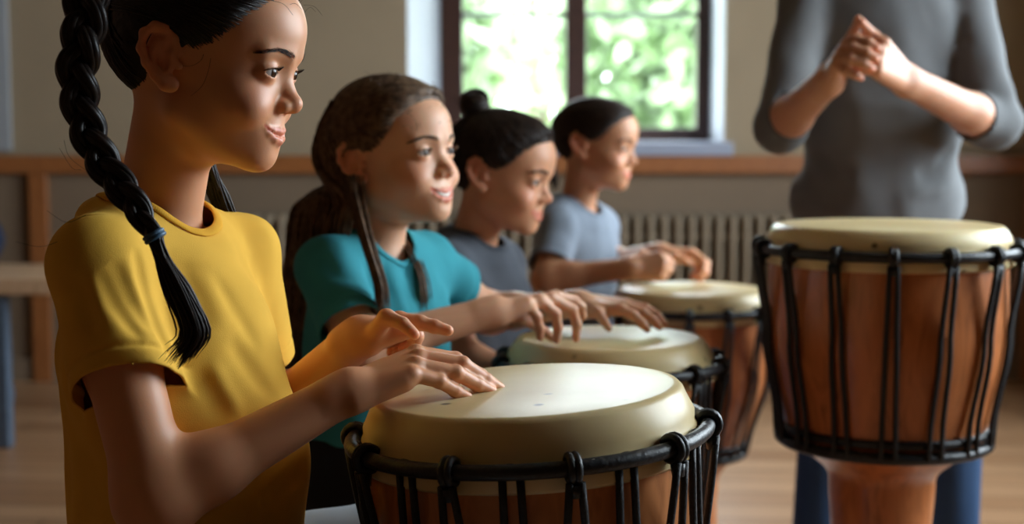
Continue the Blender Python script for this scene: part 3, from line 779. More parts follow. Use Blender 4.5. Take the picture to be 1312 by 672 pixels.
# back wall with one window opening
WX0, WX1, WZ0, WZ1 = -.40, .815, .925, 2.25
T_ = .30; DR = .808                                     # wall thickness, dado height
m = MB(); m.box((XL, YB, DR + .02), (WX0, YB + T_, ZC)); m.box((WX1, YB, DR + .02), (XR, YB + T_, ZC)); m.box((WX0, YB, DR + .02), (WX1, YB + T_, WZ0 - .05)); m.box((WX0, YB, WZ1), (WX1, YB + T_, ZC))
struct('wall_back', m, M_wall)
struct('trim_1', MB().box((XL, YB - .012, 0), (XR, YB + T_, DR + .02)), M_dado)          # painted dado below the rail
struct('trim_2', MB().box((XL, YB - .05, DR), (XR, YB - .012, DR + .070)), M_rail, bevel=.006)   # red-brown rail
for i, x in enumerate((-1.82, 2.01)):
    struct('trim_%d' % (3 + i), MB().box((x - .035, YB - .045, .0), (x + .035, YB - .012, DR)), M_rail, bevel=.004)
struct('trim_5', MB().box((-2.12, YB - .02, DR + .088), (-1.925, YB, ZC)), M_white, bevel=.003)  # white board left of the frame
struct('trim_9', MB().box((-1.34, YB - .02, .12), (1.32, YB - .012, .66)), M_rib_shade)  # added dark panel behind the radiator, paints the gaps between its ribs as shaded
struct('baseboard_back', MB().box((XL, YB - .03, 0), (XR, YB - .012, .09)), M_dado)
# splayed reveals and sill
fx0, fx1, fy = -.284, .79, YB + .22
m = MB(); m.raw([(WX0, YB - .001, WZ0 - .05), (fx0, fy, WZ0 - .05), (fx0, fy, WZ1), (WX0, YB - .001, WZ1), (WX0, fy, WZ0 - .05), (WX0, fy, WZ1)], [(0, 1, 2, 3), (0, 4, 1), (3, 2, 5), (1, 4, 5, 2)])
struct('trim_6', m, M_white)
m = MB(); m.raw([(WX1, YB - .001, WZ0 - .05), (fx1, fy, WZ0 - .05), (fx1, fy, WZ1), (WX1, YB - .001, WZ1), (WX1, fy, WZ0 - .05), (WX1, fy, WZ1)], [(3, 2, 1, 0), (0, 1, 4), (3, 5, 2), (2, 5, 4, 1)])
struct('trim_7', m, M_white)
struct('trim_8', MB().box((WX0 - .03, YB - .06, .875), (WX1 + .03, fy + .05, .93)), M_sill, bevel=.008)
# window
win = empty('window_1', ((fx0 + fx1) / 2, fy, .93)); tag(win, kind='structure')
m = MB(); y0, y1 = fy - .01, fy + .05
m.box((fx0, y0, .93), (fx0 + .09, y1, WZ1)); m.box((fx1 - .055, y0, .93), (fx1, y1, WZ1)); m.box((fx0 + .085, y0, .93), (fx1 - .055, y1, .985)); m.box((fx0 + .085, y0, WZ1 - .06), (fx1 - .055, y1, WZ1)); mx = .255; m.box((mx - .042, y0 - .012, .985), (mx + .042, y1, WZ1 - .06))
m.build('window_frame', M_frame, win, smooth=False, bevel=.004)
m = MB()
for a, b in ((fx0 + .085, mx - .036), (mx + .036, fx1 - .055)): m.box((a, fy + .012, 1.425), (b, fy + .034, 1.443))
m.build('glazing_bar', M_white, win, smooth=False)
for a, b in ((fx0 + .085, mx - .036), (mx + .036, fx1 - .055)): MB().box((a, fy + .02, .985), (b, fy + .024, WZ1 - .06)).build('glass', M_glass, win, smooth=False)
portal('window_portal_back', ((fx0 + fx1) / 2, fy + .12, 1.6), (math.radians(-90), 0, 0), 1.1, 1.4)
# side walls; the right wall has two tall windows that light the room
struct('wall_left', MB().box((XL - .1, YF, 0), (XL, YB, ZC)), M_wall2)
struct('wall_front', MB().box((XL, YF - .1, 0), (XR, YF, ZC)), M_wall2)
wins = [(1.65, 2.95), (3.1, 4.4)]; z0, z1 = .85, 2.5
m = MB(); ys = [YF] + [v for w in wins for v in w] + [YB]
m.box((XR, YF, 0), (XR + .25, YB, z0)); m.box((XR, YF, z1), (XR + .25, YB, ZC))
for a, b in ((YF, wins[0][0]), (wins[0][1], wins[1][0]), (wins[1][1], YB)): m.box((XR, a, z0), (XR + .25, b, z1))
struct('wall_right', m, M_wall)
for i, (a, b) in enumerate(wins):
    w = empty('window_%d' % (i + 2), (XR + .15, (a + b) / 2, z0)); tag(w, kind='structure'); m = MB(); x0, x1 = XR + .12, XR + .18
    for c, d in ((a, a + .06), (b - .06, b), ((a + b) / 2 - .03, (a + b) / 2 + .03)): m.box((x0, c, z0), (x1, d, z1))
    m.box((x0, a, z0), (x1, b, z0 + .06)); m.box((x0, a, z1 - .06), (x1, b, z1)); m.build('window_frame', M_frame, w, smooth=False)
    MB().box((XR + .148, a, z0), (XR + .152, b, z1)).build('glass', M_glass, w, smooth=False)
    portal('window_portal_right', (XR + .22, (a + b) / 2, (z0 + z1) / 2), (0, math.radians(90), 0), z1 - z0 - .1, b - a - .1)
# ------------------------------------------------------------------ radiator under the window
rad = empty('radiator', (-.02, YB - .12, 0)); tag(rad, 'long beige ribbed radiator standing under the window behind the children', 'radiator')
sec = None; x = -1.28; i = 0; sp = .0515
while x < 1.26:
    if sec is None:
        m = MB()
        for yy in (-.055, .0, .055): m.tube([(x, YB - .11 + yy, .13), (x, YB - .11 + yy, .15), (x, YB - .11 + yy, .635), (x, YB - .11 + yy, .652)], [.010, .0125, .0125, .006], 12)
        m.box((x - .009, YB - .16, .14), (x + .009, YB - .06, .175)); m.box((x - .009, YB - .16, .61), (x + .009, YB - .06, .64))
        sec = m.build('radiator_section', M_rad, rad, bevel=.006); x0s = x
    else:
        c = sec.copy(); col.objects.link(c); adopt(c, rad); c.location = (sec.location[0] + x - x0s, sec.location[1], sec.location[2])
    x += sp; i += 1
m = MB(); m.tube([(-1.30, YB - .10, .57), (1.28, YB - .10, .57)], .010, 12); m.tube([(-1.30, YB - .10, .155), (1.28, YB - .10, .155)], .012, 12); m.build('radiator_pipe', M_rad, rad)
for xx in (-1.1, 0, 1.1): MB().box((xx - .02, YB - .15, 0), (xx + .02, YB - .07, .15)).build('radiator_foot', M_rad, rad, smooth=False, bevel=.004)
# ------------------------------------------------------------------ bench with a dark bag on it, far left
bx0, bx1, by0, by1, bz = -2.75, -1.22, 4.25, 4.75, .525
bn = empty('bench', ((bx0 + bx1) / 2, 4.5, 0)); tag(bn, 'low wooden bench with blue grey steel legs by the left wall', 'bench')
MB().box((bx0, by0, bz - .05), (bx1, by1, bz)).build('bench_top', M_bench, bn, smooth=False, bevel=.006)
for xx, yy in ((bx0 + .12, by0 + .05), (bx0 + .12, by1 - .05), (-1.565, by0 + .05), (-1.76, by1 - .05)):
    if 1: MB().box((xx - .03, yy - .025, 0), (xx + .03, yy + .025, bz - .05)).build('leg', M_steel, bn, smooth=False, bevel=.004)
m = MB(); m.box((bx0 + .1, by0 + .23, .10), (-1.6, by0 + .27, .15)); m.build('stretcher', M_steel, bn, smooth=False, bevel=.004)
bg = empty('backpack', (-1.72, 4.5, bz)); tag(bg, 'dark navy backpack lying on the low bench at far left', 'bag')
S = Sdf(); c = V3(-1.79, 4.52, bz); S.add(ell(c + (0, 0, .10), (.17, .12, .115)), 0); S.add(ell(c + (.02, -.09, .07), (.11, .05, .07)), .03); S.add(plane(c + (0, 0, .003), (0, 0, -1)), .01, 'i')
S.disp = lambda P: waves(P, 4, .006, 40); S.margin = .01
v, f = S.mesh(.006, c - .25, c + .3); M_navy = fabric('navy_nylon', (.012, .017, .035)); mesh_obj('bag_body', v, f, M_navy, bg)
MB().tube(spline([c + (-.05, 0, .205), c + (-.03, 0, .25), c + (.03, 0, .25), c + (.05, 0, .205)], 16), .009, 8).build('carry_handle', M_navy, bg)
# ------------------------------------------------------------------ outside
struct('ground_outside', MB().box((-14, YB + T_, -.6), (16, 34, -.5)), M_grass)
struct('paving_outside', MB().box((XR + .25, -8, -.6), (16, YB + T_, -.5)), M_paving)
def tree(x, y, h, r, mat, label, seed):
    t = empty('tree', (x, y, -.5)); tag(t, label, 'tree', 'trees outside the window'); rs = np.random.RandomState(seed)
    MB().tube(spline([(x, y, -.5), (x + .05, y, h * .3), (x - .05, y + .05, h * .75)], 8), [.16] * 4 + [.13, .1, .08, .05], 10).build('trunk', M_trunk, t)
    n = 4200; d = rs.randn(n, 3); d /= np.linalg.norm(d, axis=1, keepdims=True); rr = rs.rand(n) ** .4
    P = V3(x, y, h * .55) + d * rr[:, None] * np.array([r, r, h * .5]); a = rs.randn(n, 3); a /= np.linalg.norm(a, axis=1, keepdims=True); b = np.cross(a, rs.randn(n, 3)); b /= np.linalg.norm(b, axis=1, keepdims=True); s = .12
    V = np.stack([P - a * s, P + b * s * .5, P + a * s, P - b * s * .5], 1).reshape(-1, 3); F = np.arange(4 * n).reshape(-1, 4); mesh_obj('foliage', V, F, mat, t, smooth=False)
tree(-1.3, 10.5, 2.9, 1.3, M_leaf2, 'round deeper green tree outside behind the left pane', 1)
tree(1.7, 11.5, 3.1, 1.4, M_leaf2, 'round green tree outside behind the right pane', 2)
tree(.3, 18.5, 4.2, 3.4, M_leaf, 'broad bright green tree further off outside the window', 3)
tree(6.0, 16.5, 3.4, 2.0, M_leaf, 'bright green tree outside to the right of the window view', 4)
tree(-6.4, 19, 4.2, 2.8, M_leaf, 'tall pale tree far off at the left edge of the window view', 5)
tree(.6, 29, 4.4, 5.2, M_leaf, 'broad pale tree farthest away in the middle of the window view', 6)
# ------------------------------------------------------------------ djembes
def djembe(loc, z, R, label, n=12, ring=1.2, dz=.036, bowl=1.12, ring_z=-.35, low=.95, foot=(.52, .46, .62), wmat=None, tilt=0, phase=0, cord=.003, top_round=.008, vee=.5, second=True):
    t = empty('djembe', (loc[0], loc[1], 0)); tag(t, label, 'drum', 'djembe drums')
    c = (loc[0], loc[1], 0); rr = R * ring
    # drumhead
    p = [(0, z + .0005), (R * .5, z + .0004), (R - top_round * 1.6, z), (R - top_round * .5, z - top_round * .18), (R + .001, z - top_round * .9), (R + (rr - R) * .22, z - dz * .42), (R + (rr - R) * .48, z - dz * .78), (rr - .0125, z - dz * .99), (rr - .010, z - dz - .004), (rr - .007, z - dz - .028), (rr - .011, z - dz - .032), (rr - .02, z - dz - .026)]
    hd = MB().lathe(p, 128, c).build('drumhead', M_skinhead, t)
    # shell: bowl, waist, foot
    zr = z + ring_z; b0 = rr - .016
    zt = z - dz - .018; H = zt - zr
    bp = [(b0 - .012, zt + .01), (b0, zt), (b0 + .002, zt - H * .25), (b0 * 1.0, zt - H * .5), (b0 * (.42 + .58 * low), zt - H * .80), (b0 * low, zr)]
    fw = b0 * foot[0]; bp += [(b0 * low * .88, zr - .014), (b0 * (low * .35 + foot[0] * .65), zr - .032), (fw * 1.02, zr - .055), (fw * .98, zr - .09), (b0 * foot[1], zr * .55), (b0 * foot[1] * 1.05, zr * .3), (b0 * foot[2], .02), (b0 * foot[2], 0), (b0 * foot[2] - .02, 0)]
    q = spline(np.array([(a, b, 0) for a, b in bp[1:-3]]), 46)[:, :2]; q = [bp[0]] + [tuple(a) for a in q] + bp[-3:]
    MB().lathe(q, 96, c).build('shell', wmat, t)
    # hoops
    a = np.linspace(0, 2 * math.pi, 129)[:-1]; circ = lambda r, zz: np.stack([c[0] + r * np.cos(a), c[1] + r * np.sin(a), np.full(128, zz)], 1)
    MB().ring(circ(rr, z - dz - .008), .0078, 12).build('top_hoop', M_black, t)
    rl = b0 * low + .010
    MB().ring(circ(rl, zr + .002), .0095, 10).ring(circ(rl * .985, zr + .022), .007, 10).build('lower_hoop', M_black, t)
    # loops over the hoop, knots, and rope verticals
    lp = kn = None
    def vert(a0, a1, ztop, r0=rr + .008):
        pts = []
        for s in np.linspace(0, 1, 12):
            ang = a0 + (a1 - a0) * s; zz = ztop + (zr - ztop) * s
            rb = np.interp(zz, [zr, zt - H * .80, zt - H * .5, zt - H * .25, zt], [rl + .006, b0 * (.42 + .58 * low) + .007, b0 * 1.0 + .007, b0 + .008, b0 + .010]); r = max(rb, r0 * (1 - s * 3) + rb * s * 3) if s < .33 else rb
            pts.append((c[0] + r * math.cos(ang), c[1] + r * math.sin(ang), zz))
        return pts
    st = 2 * math.pi / n; hz = z - dz - .008; w = .0065 / rr
    for k in range(n):
        a0 = phase + k * st
        loop = []
        for u in np.linspace(-.35, 1.25, 12):
            th = math.pi * u; loop.append((rr + math.sin(th * .9 + .2) * 0 + .0125 * math.cos(th - math.pi * .15), hz + .0125 * math.sin(th - math.pi * .15)))
        m = MB()
        for sgn in (-1, 1):
            aa = a0 + sgn * w * .45; ring_ = [(c[0] + (rr + .0118 * math.cos(th)) * math.cos(aa), c[1] + (rr + .0118 * math.cos(th)) * math.sin(aa), hz + .0118 * math.sin(th)) for th in np.linspace(0, 2 * math.pi, 17)[:-1]]
            m.ring(ring_, cord * 1.0, 8)
        kx = (c[0] + (rr + .004) * math.cos(a0), c[1] + (rr + .004) * math.sin(a0), hz - .014); m.tube([kx, (kx[0], kx[1], kx[2] - .012)], [.0075, .006], 10)
        m.build('hoop_loop', M_black, t)
    for k in range(n):
        a0 = phase + k * st
        m = MB()
        for sgn in (-1, 1): m.tube(vert(a0 + sgn * w * .8, a0 + sgn * st * vee * .5, hz - .012), cord, 8)
        m.build('tension_rope', M_rope, t)
        if second:
            a1 = a0 + st * .5; m = MB()
            for sgn in (-1, 1): m.tube(vert(a1 + sgn * w * 1.3, a1 + sgn * st * .12, zt + .004, b0 + .008), cord, 8)
            x_, y_ = c[0] + (b0 + .010) * math.cos(a1), c[1] + (b0 + .010) * math.sin(a1)
            tv = V3(-math.sin(a1), math.cos(a1), 0) * .011; pc = V3(x_, y_, zt + .004)
            m.tube(spline([pc - tv, pc - tv * .6 + (0, 0, .006), pc + (0, 0, .008), pc + tv * .6 + (0, 0, .006), pc + tv], 10), cord * 1.3, 8)
            m.build('tension_rope', M_rope, t)
    if tilt:
        bpy.context.view_layer.update(); t.rotation_euler = (0, math.radians(-tilt), 0)
        # keep the top centre in place
        t.location = (loc[0] + math.sin(math.radians(tilt)) * z * 1.0, loc[1], math.sin(math.radians(abs(tilt))) * R * ring * foot[2])
    return t
D1 = (.0150, 1.434); Z1 = .689
djembe(D1, Z1, .1575, 'nearest djembe with cream drumhead, played by the girl in yellow', n=10, ring=1.15, cord=.0038, top_round=.006, wmat=M_drumwood, phase=math.radians(-78.2), ring_z=-.36, low=.80, tilt=3.4)
D2 = (.150, 2.15); Z2 = .646
djembe(D2, Z2, .1435, 'djembe under the hands of the girl in teal, black hoop', cord=.0036, n=12, ring=1.18, wmat=M_drumwood, phase=.2, low=.78, dz=.03, ring_z=-.34)
D3 = (.386, 3.07); Z3 = .622
djembe(D3, Z3, .160, 'red brown djembe at the fists of the farthest child', n=14, ring=1.14, wmat=M_drumwood2, phase=.1, low=.66, dz=.032, ring_z=-.36, foot=(.40, .38, .55), second=False, cord=.004, vee=.4)
D4 = (.595, 2.25); Z4 = .812
djembe(D4, Z4, .180, 'tall wide djembe in front of the standing adult in grey', n=15, ring=1.11, wmat=M_drumwood2, phase=math.radians(-102), low=.83, dz=.030, ring_z=-.345, foot=(.46, .41, .6), cord=.0042, second=False, vee=.3)
# ------------------------------------------------------------------ the girl in yellow
def girl_yellow():
    base = (.70, .325, .17)
    root = empty('person', (-.30, 1.45, 0)); tag(root, 'girl in yellow t-shirt with long black braid, hands on the nearest drum', 'person')
    fr = face_frame(W(261, 81, 1.42), facing(265, 22), pitch=8, k=.001)
    neck = W(196, 290, 1.455)
    SR, SL = W(124, 339, 1.33), W(300, 327, 1.555)
    pel = V3(-.336, 1.445, .475); fwd = facing(210, 34)
    T = Torso(neck, SR, SL, pel, fwd, .114, .094, 1.20, -.015)
    ER, WR = W(199, 640, 1.295), W(448, 500, 1.365)
    EL, WL = W(332, 550, 1.60), W(462, 431, 1.50)
    # near (right) hand resting on the drumhead
    hr = Hand(WR, W(533, 462, 1.41) - WR, V3(-.02, -.42, 1), (0, 1, .0), .93)
    zt = lambda x: Z1 + math.tan(math.radians(3.4)) * (x - D1[0])
    def on(px, py, r=.0045):
        p = WZ(px, py, Z1); return WZ(px, py, zt(p[0]) + r)
    tp, tr, tm, ti = on(599, 509), on(630, 502), on(640, 498), on(634, 493)
    hr.world('p', [W(528, 480, 1.372), W(563, 489, tp[1] - .022), W(583, 501, tp[1] - .008), tp])
    hr.world('r', [W(534, 469, 1.388), W(584, 478, tr[1] - .028), W(611, 493, tr[1] - .010), tr])
    hr.world('m', [W(537, 459, 1.408), W(592, 467, tm[1] - .026), W(622, 487, tm[1] - .010), tm])
    hr.world('i', [W(533, 453, 1.428), W(583, 461, ti[1] - .02), W(615, 481, ti[1] - .006), ti])
    a = W(490, 505, 1.415); hr.thumb([W(470, 491, 1.40), W(488, 493, 1.425), W(502, 494, 1.442), W(514, 494, 1.452)], True)
    # far (left) hand hovering, thumb and index towards the camera side
    hl = Hand(WL, W(517, 413, 1.505) - WL, V3(-.25, -.25, 1), (0, -1, .2), .93)
    hl.world('i', [W(512, 410, 1.492), W(538, 414, 1.488), W(557, 419, 1.486), W(574, 424, 1.485)])
    hl.world('m', [W(513, 418, 1.510), W(533, 431, 1.514), W(530, 443, 1.516), W(517, 447, 1.517)])
    hl.world('r', [W(508, 424, 1.528), W(526, 440, 1.531), W(522, 450, 1.533), W(509, 452, 1.534)])
    hl.world('p', [W(500, 428, 1.543), W(514, 442, 1.546), W(511, 450, 1.547), W(501, 452, 1.548)])
    hl.thumb([W(466, 425, 1.475), W(495, 407, 1.462), W(516, 415, 1.452), W(531, 429, 1.448)], True)
    S = Sdf(); T.items(S, -.009); head_items(S, fr); neck_items(S, fr, neck + V3(0, 0, -.02), 41, .043)
    arm_items(S, SR, ER, WR, (.0355, .0345, .0208)); arm_items(S, SL, EL, WL, (.033, .031, .0215))
    hr.items(S); hl.items(S)
    skin_body('body', S, .0016, (-.60, 1.10, .34), (.06, 1.75, 1.14), fr, [hr, hl], base, 0, root, M_skin)
    for s in (-1, 1): eyeball(root, fr, s, (-.06, 1, -.10), M_eye)
    brow_lashes(root, S, fr, M_hair_dark, 120, .2, brow_r=.15)
    # t-shirt
    P = lambda *a: [W(*q) for q in a]
    SS = Sdf(); T.items(SS, .010)
    cr = [(P((206, 300, 1.30), (216, 350, 1.30), (222, 420, 1.30), (222, 480, 1.31)), .007, .007),
          (P((150, 330, 1.28), (178, 380, 1.28), (212, 425, 1.29)), .008, .006), (P((128, 345, 1.28), (150, 390, 1.28), (185, 440, 1.28)), .008, .0055), (P((105, 350, 1.29), (112, 400, 1.28), (130, 440, 1.28)), .008, .005),
          (P((62, 400, 1.36), (72, 330, 1.33), (100, 290, 1.32), (132, 285, 1.33)), .0032, .0035),
          (P((236, 470, 1.36), (262, 505, 1.36), (285, 545, 1.36)), .013, .003), (P((262, 462, 1.36), (285, 500, 1.36), (305, 540, 1.37)), .010, -.003),
          (P((330, 320, 1.5), (342, 370, 1.5), (345, 420, 1.5)), .008, .004),
          (P((300, 325, 1.38), (325, 385, 1.38), (342, 450, 1.40)), .010, .003), (P((245, 325, 1.36), (262, 380, 1.36), (270, 430, 1.36)), .012, .003), (P((300, 430, 1.37), (325, 470, 1.38), (345, 520, 1.40)), .011, .0035),
          (P((75, 470, 1.42), (120, 560, 1.36), (200, 640, 1.32)), .014, .006), (P((95, 470, 1.42), (145, 570, 1.36), (230, 660, 1.32)), .012, -.004),
          (P((280, 640, 1.34), (330, 610, 1.36), (380, 560, 1.40)), .014, .006), (P((330, 650, 1.36), (370, 625, 1.38), (400, 600, 1.42)), .012, .005)]
    ym = M_yellow; collar_m = fabric('yellow_rib', (.78, .40, .035), var=.03)
    nt = collar_m.node_tree; b = nt.nodes['Principled BSDF']
    sh, Ssh = tee('t_shirt', T, [(SR, ER, WR), (SL, EL, WL)], .535, ym, root, .0022, .011, .060, W(203, 277, 1.447), .122, (.044, .0535), crs=cr, tilt=(.42, -.1), collar=(.014, collar_m), ribs=True, amp=.0065, seed=4)
    # trousers and shoes
    legs = []
    for s, kx, ky in ((1, -.06, 1.20), (-1, -.02, 1.69)):
        hip = pel + T.R[:, 0] * s * .075 + V3(.02, 0, -.02); kn = V3(kx, ky, .475); an = V3(kx + .02, ky + (-.03 if s > 0 else .03), .09); legs.append((hip, kn, an))
    trousers(T, legs, M_jeans2, root, .005, (.074, .056, .042))
    shoes([(l[0], l[1], l[2], (1, -.15 if i == 0 else .15, 0)) for i, l in enumerate(legs)], M_shoe, M_sole, root, .95)
    # hair: smooth cap pulled back, loose wisps
    cap, base_s = hair_cap(fr, M_hair_black, root, 6, .0020, nape=-66)
    m = MB(); kw = dict(r=.0011, lift=.0010, n=14)
    for side in (1, -1):
        st = hairline_starts(fr, 520, 3 + side, side); end = np.array([(side * 34, -88, 62)]) + np.random.RandomState(2).randn(520, 3) * (6, 6, 9)
        strands(m, base_s, fr.fwd(st), fr.fwd(end), seed=5 + side, via=fr.R @ V3(side * .05, 0, .012), **kw)
        rs = np.random.RandomState(11)                   # behind the ear and up from the nape
        st = np.stack([side * rs.uniform(5, 66, 200), rs.uniform(-86, -34, 200), rs.uniform(-62, 0, 200)], 1)
        strands(m, base_s, fr.fwd(st), fr.fwd(end[:200]), seed=8 + side, via=fr.R @ V3(side * .03, -.03, 0), **kw)
    m.build('hair_strands', M_hair_black, cap)
    # braids
    body_s = SS
    def braid(path, w0, w1, nm, length_n=13):
        path = spline(path, 200); seg = np.linalg.norm(np.diff(path, axis=0), axis=1); Ltot = seg.sum(); u = np.concatenate([[0], np.cumsum(seg)]) / Ltot
        T_ = np.gradient(path, axis=0); T_ /= np.linalg.norm(T_, axis=1, keepdims=True)
        side = np.cross(T_, V3(0, -1, 0)); side /= np.linalg.norm(side, axis=1, keepdims=True); nrm_ = np.cross(side, T_)
        m = MB()
        for k in range(3):
            for j in range(7):                           # each plait strand is a bundle
                ph = 2 * math.pi * k / 3; pts = []; rr = []
                for i in range(0, 200):
                    w = (w0 + (w1 - w0) * u[i]) * (1 - .35 * max(0, u[i] - .85) / .15); th = u[i] * length_n * .5 * 2 * math.pi * .55 + ph
                    ja = j * 2 * math.pi / 6 + th * .4; jr = 0 if j == 6 else w * .20
                    pts.append(path[i] + side[i] * (math.sin(th) * w * .50 + math.cos(ja) * jr) + nrm_[i] * (math.sin(2 * th) * w * .24 + math.sin(ja) * jr * .8)); rr.append(w * (.205 if j < 6 else .28))
                m.tube(pts, rr, 9)
        return m.build('braid', M_hair_black, root)
    bp = [W(112, -20, 1.325), W(108, 35, 1.305), W(99, 90, 1.300), W(107, 150, 1.298), W(130, 205, 1.290), W(165, 252, 1.272), W(197, 302, 1.262)]
    br = braid(bp, .0250, .016, 'braid', 10)
    e = W(198, 303, 1.262); d = unit(W(205, 315, 1.262) - e); x = unit(np.cross(d, (0, -1, 0))); y = np.cross(d, x)
    a = np.linspace(0, 2 * math.pi, 25)[:-1]; M_el = plain('blue_elastic', (.05, .12, .2), .5)
    m = MB()
    for o_ in (-.002, .0015): m.ring([e + d * o_ + x * .0085 * math.cos(t) + y * .0085 * math.sin(t) for t in a], .0022, 8)
    m.build('hair_elastic', M_el, br)
    m = MB(); rs = np.random.RandomState(7)
    for i in range(240):
        t = rs.rand(); s = rs.randn() * .45; q = rs.randn() * .6
        p0 = e + x * rs.uniform(-.006, .006) + y * rs.uniform(-.006, .006)
        mid = W(228 + 15 * s, 372, 1.262 + .006 * q); m2 = W(250 + 17 * s + 6 * (t - .5), 425, 1.272 + .008 * q); en = W(238 + 20 * s - 10 * t, 452 + 22 * t - 10 * abs(s), 1.276 + .008 * q)
        pts = spline([p0, W(210 + 8 * s, 335, 1.260 + .005 * q), mid, m2, en], 16); m.tube(pts, np.interp(np.linspace(0, 1, 16), [0, .1, .7, 1], [.0010, .0012, .0009, .0001]), 5)
    m.build('braid_tail', M_hair_dark, br)
    far = MB(); 
    for i in range(90):
        s = rs.randn(); pts = spline([W(262 + 3 * s, 190, 1.52), W(268 + 5 * s, 225, 1.535 + .004 * rs.randn()), W(281 + 6 * s, 262 + 4 * rs.randn(), 1.55), W(300 + 5 * s, 300, 1.56)], 12)
        far.tube(pts, np.interp(np.linspace(0, 1, 12), [0, .2, .8, 1], [.001, .0016, .001, .0002]), 5)
    far.build('braid_tail', M_hair_black, root)
    m = MB()                                             # loose wisp in front of the ear, fine flyaways
    for pts, r in (([(62, 24, 18), (69, 26, 4), (69, 16, -4), (70, 4, -5)], .22), ([(60, 30, 26), (66, 33, 0), (65, 28, -20), (66, 18, -32)], .2)):
        m.tube(spline([fr.fwd(p) for p in pts], 18), np.interp(np.linspace(0, 1, 18), [0, .3, 1], [r, r, .1]) * .001, 5)
    for i in range(12):
        a_ = rs.uniform(-.5, .9); p0 = V3(rs.uniform(-40, 60), 90 * math.cos(a_ * .9) - 6, 60 + 50 * math.sin(abs(a_))); d_ = V3(rs.uniform(-4, 10), rs.uniform(4, 14), rs.uniform(-2, 14))
        m.tube(spline([fr.fwd(p0), fr.fwd(p0 + d_), fr.fwd(p0 + d_ * 1.6 + V3(0, 3, -8))], 9), [.00016] * 8 + [.00005], 4)
    for q in ([(82, 180), (88, 200), (104, 214), (118, 222)], [(76, 190), (92, 215), (104, 218)], [(60, 270), (85, 285), (110, 276)], [(20, 310), (55, 316), (95, 300)]):
        m.tube(spline([W(a_, b_, 1.30) for a_, b_ in q], 12), [.00018] * 12, 4)
    tag(m.build('loose_hair', M_hair_black, cap), kind='stuff')
    stool((pel[0], pel[1]), .385, 'wooden stool under the girl in the yellow t-shirt', .3, M_stool)
    return root
girl_yellow()
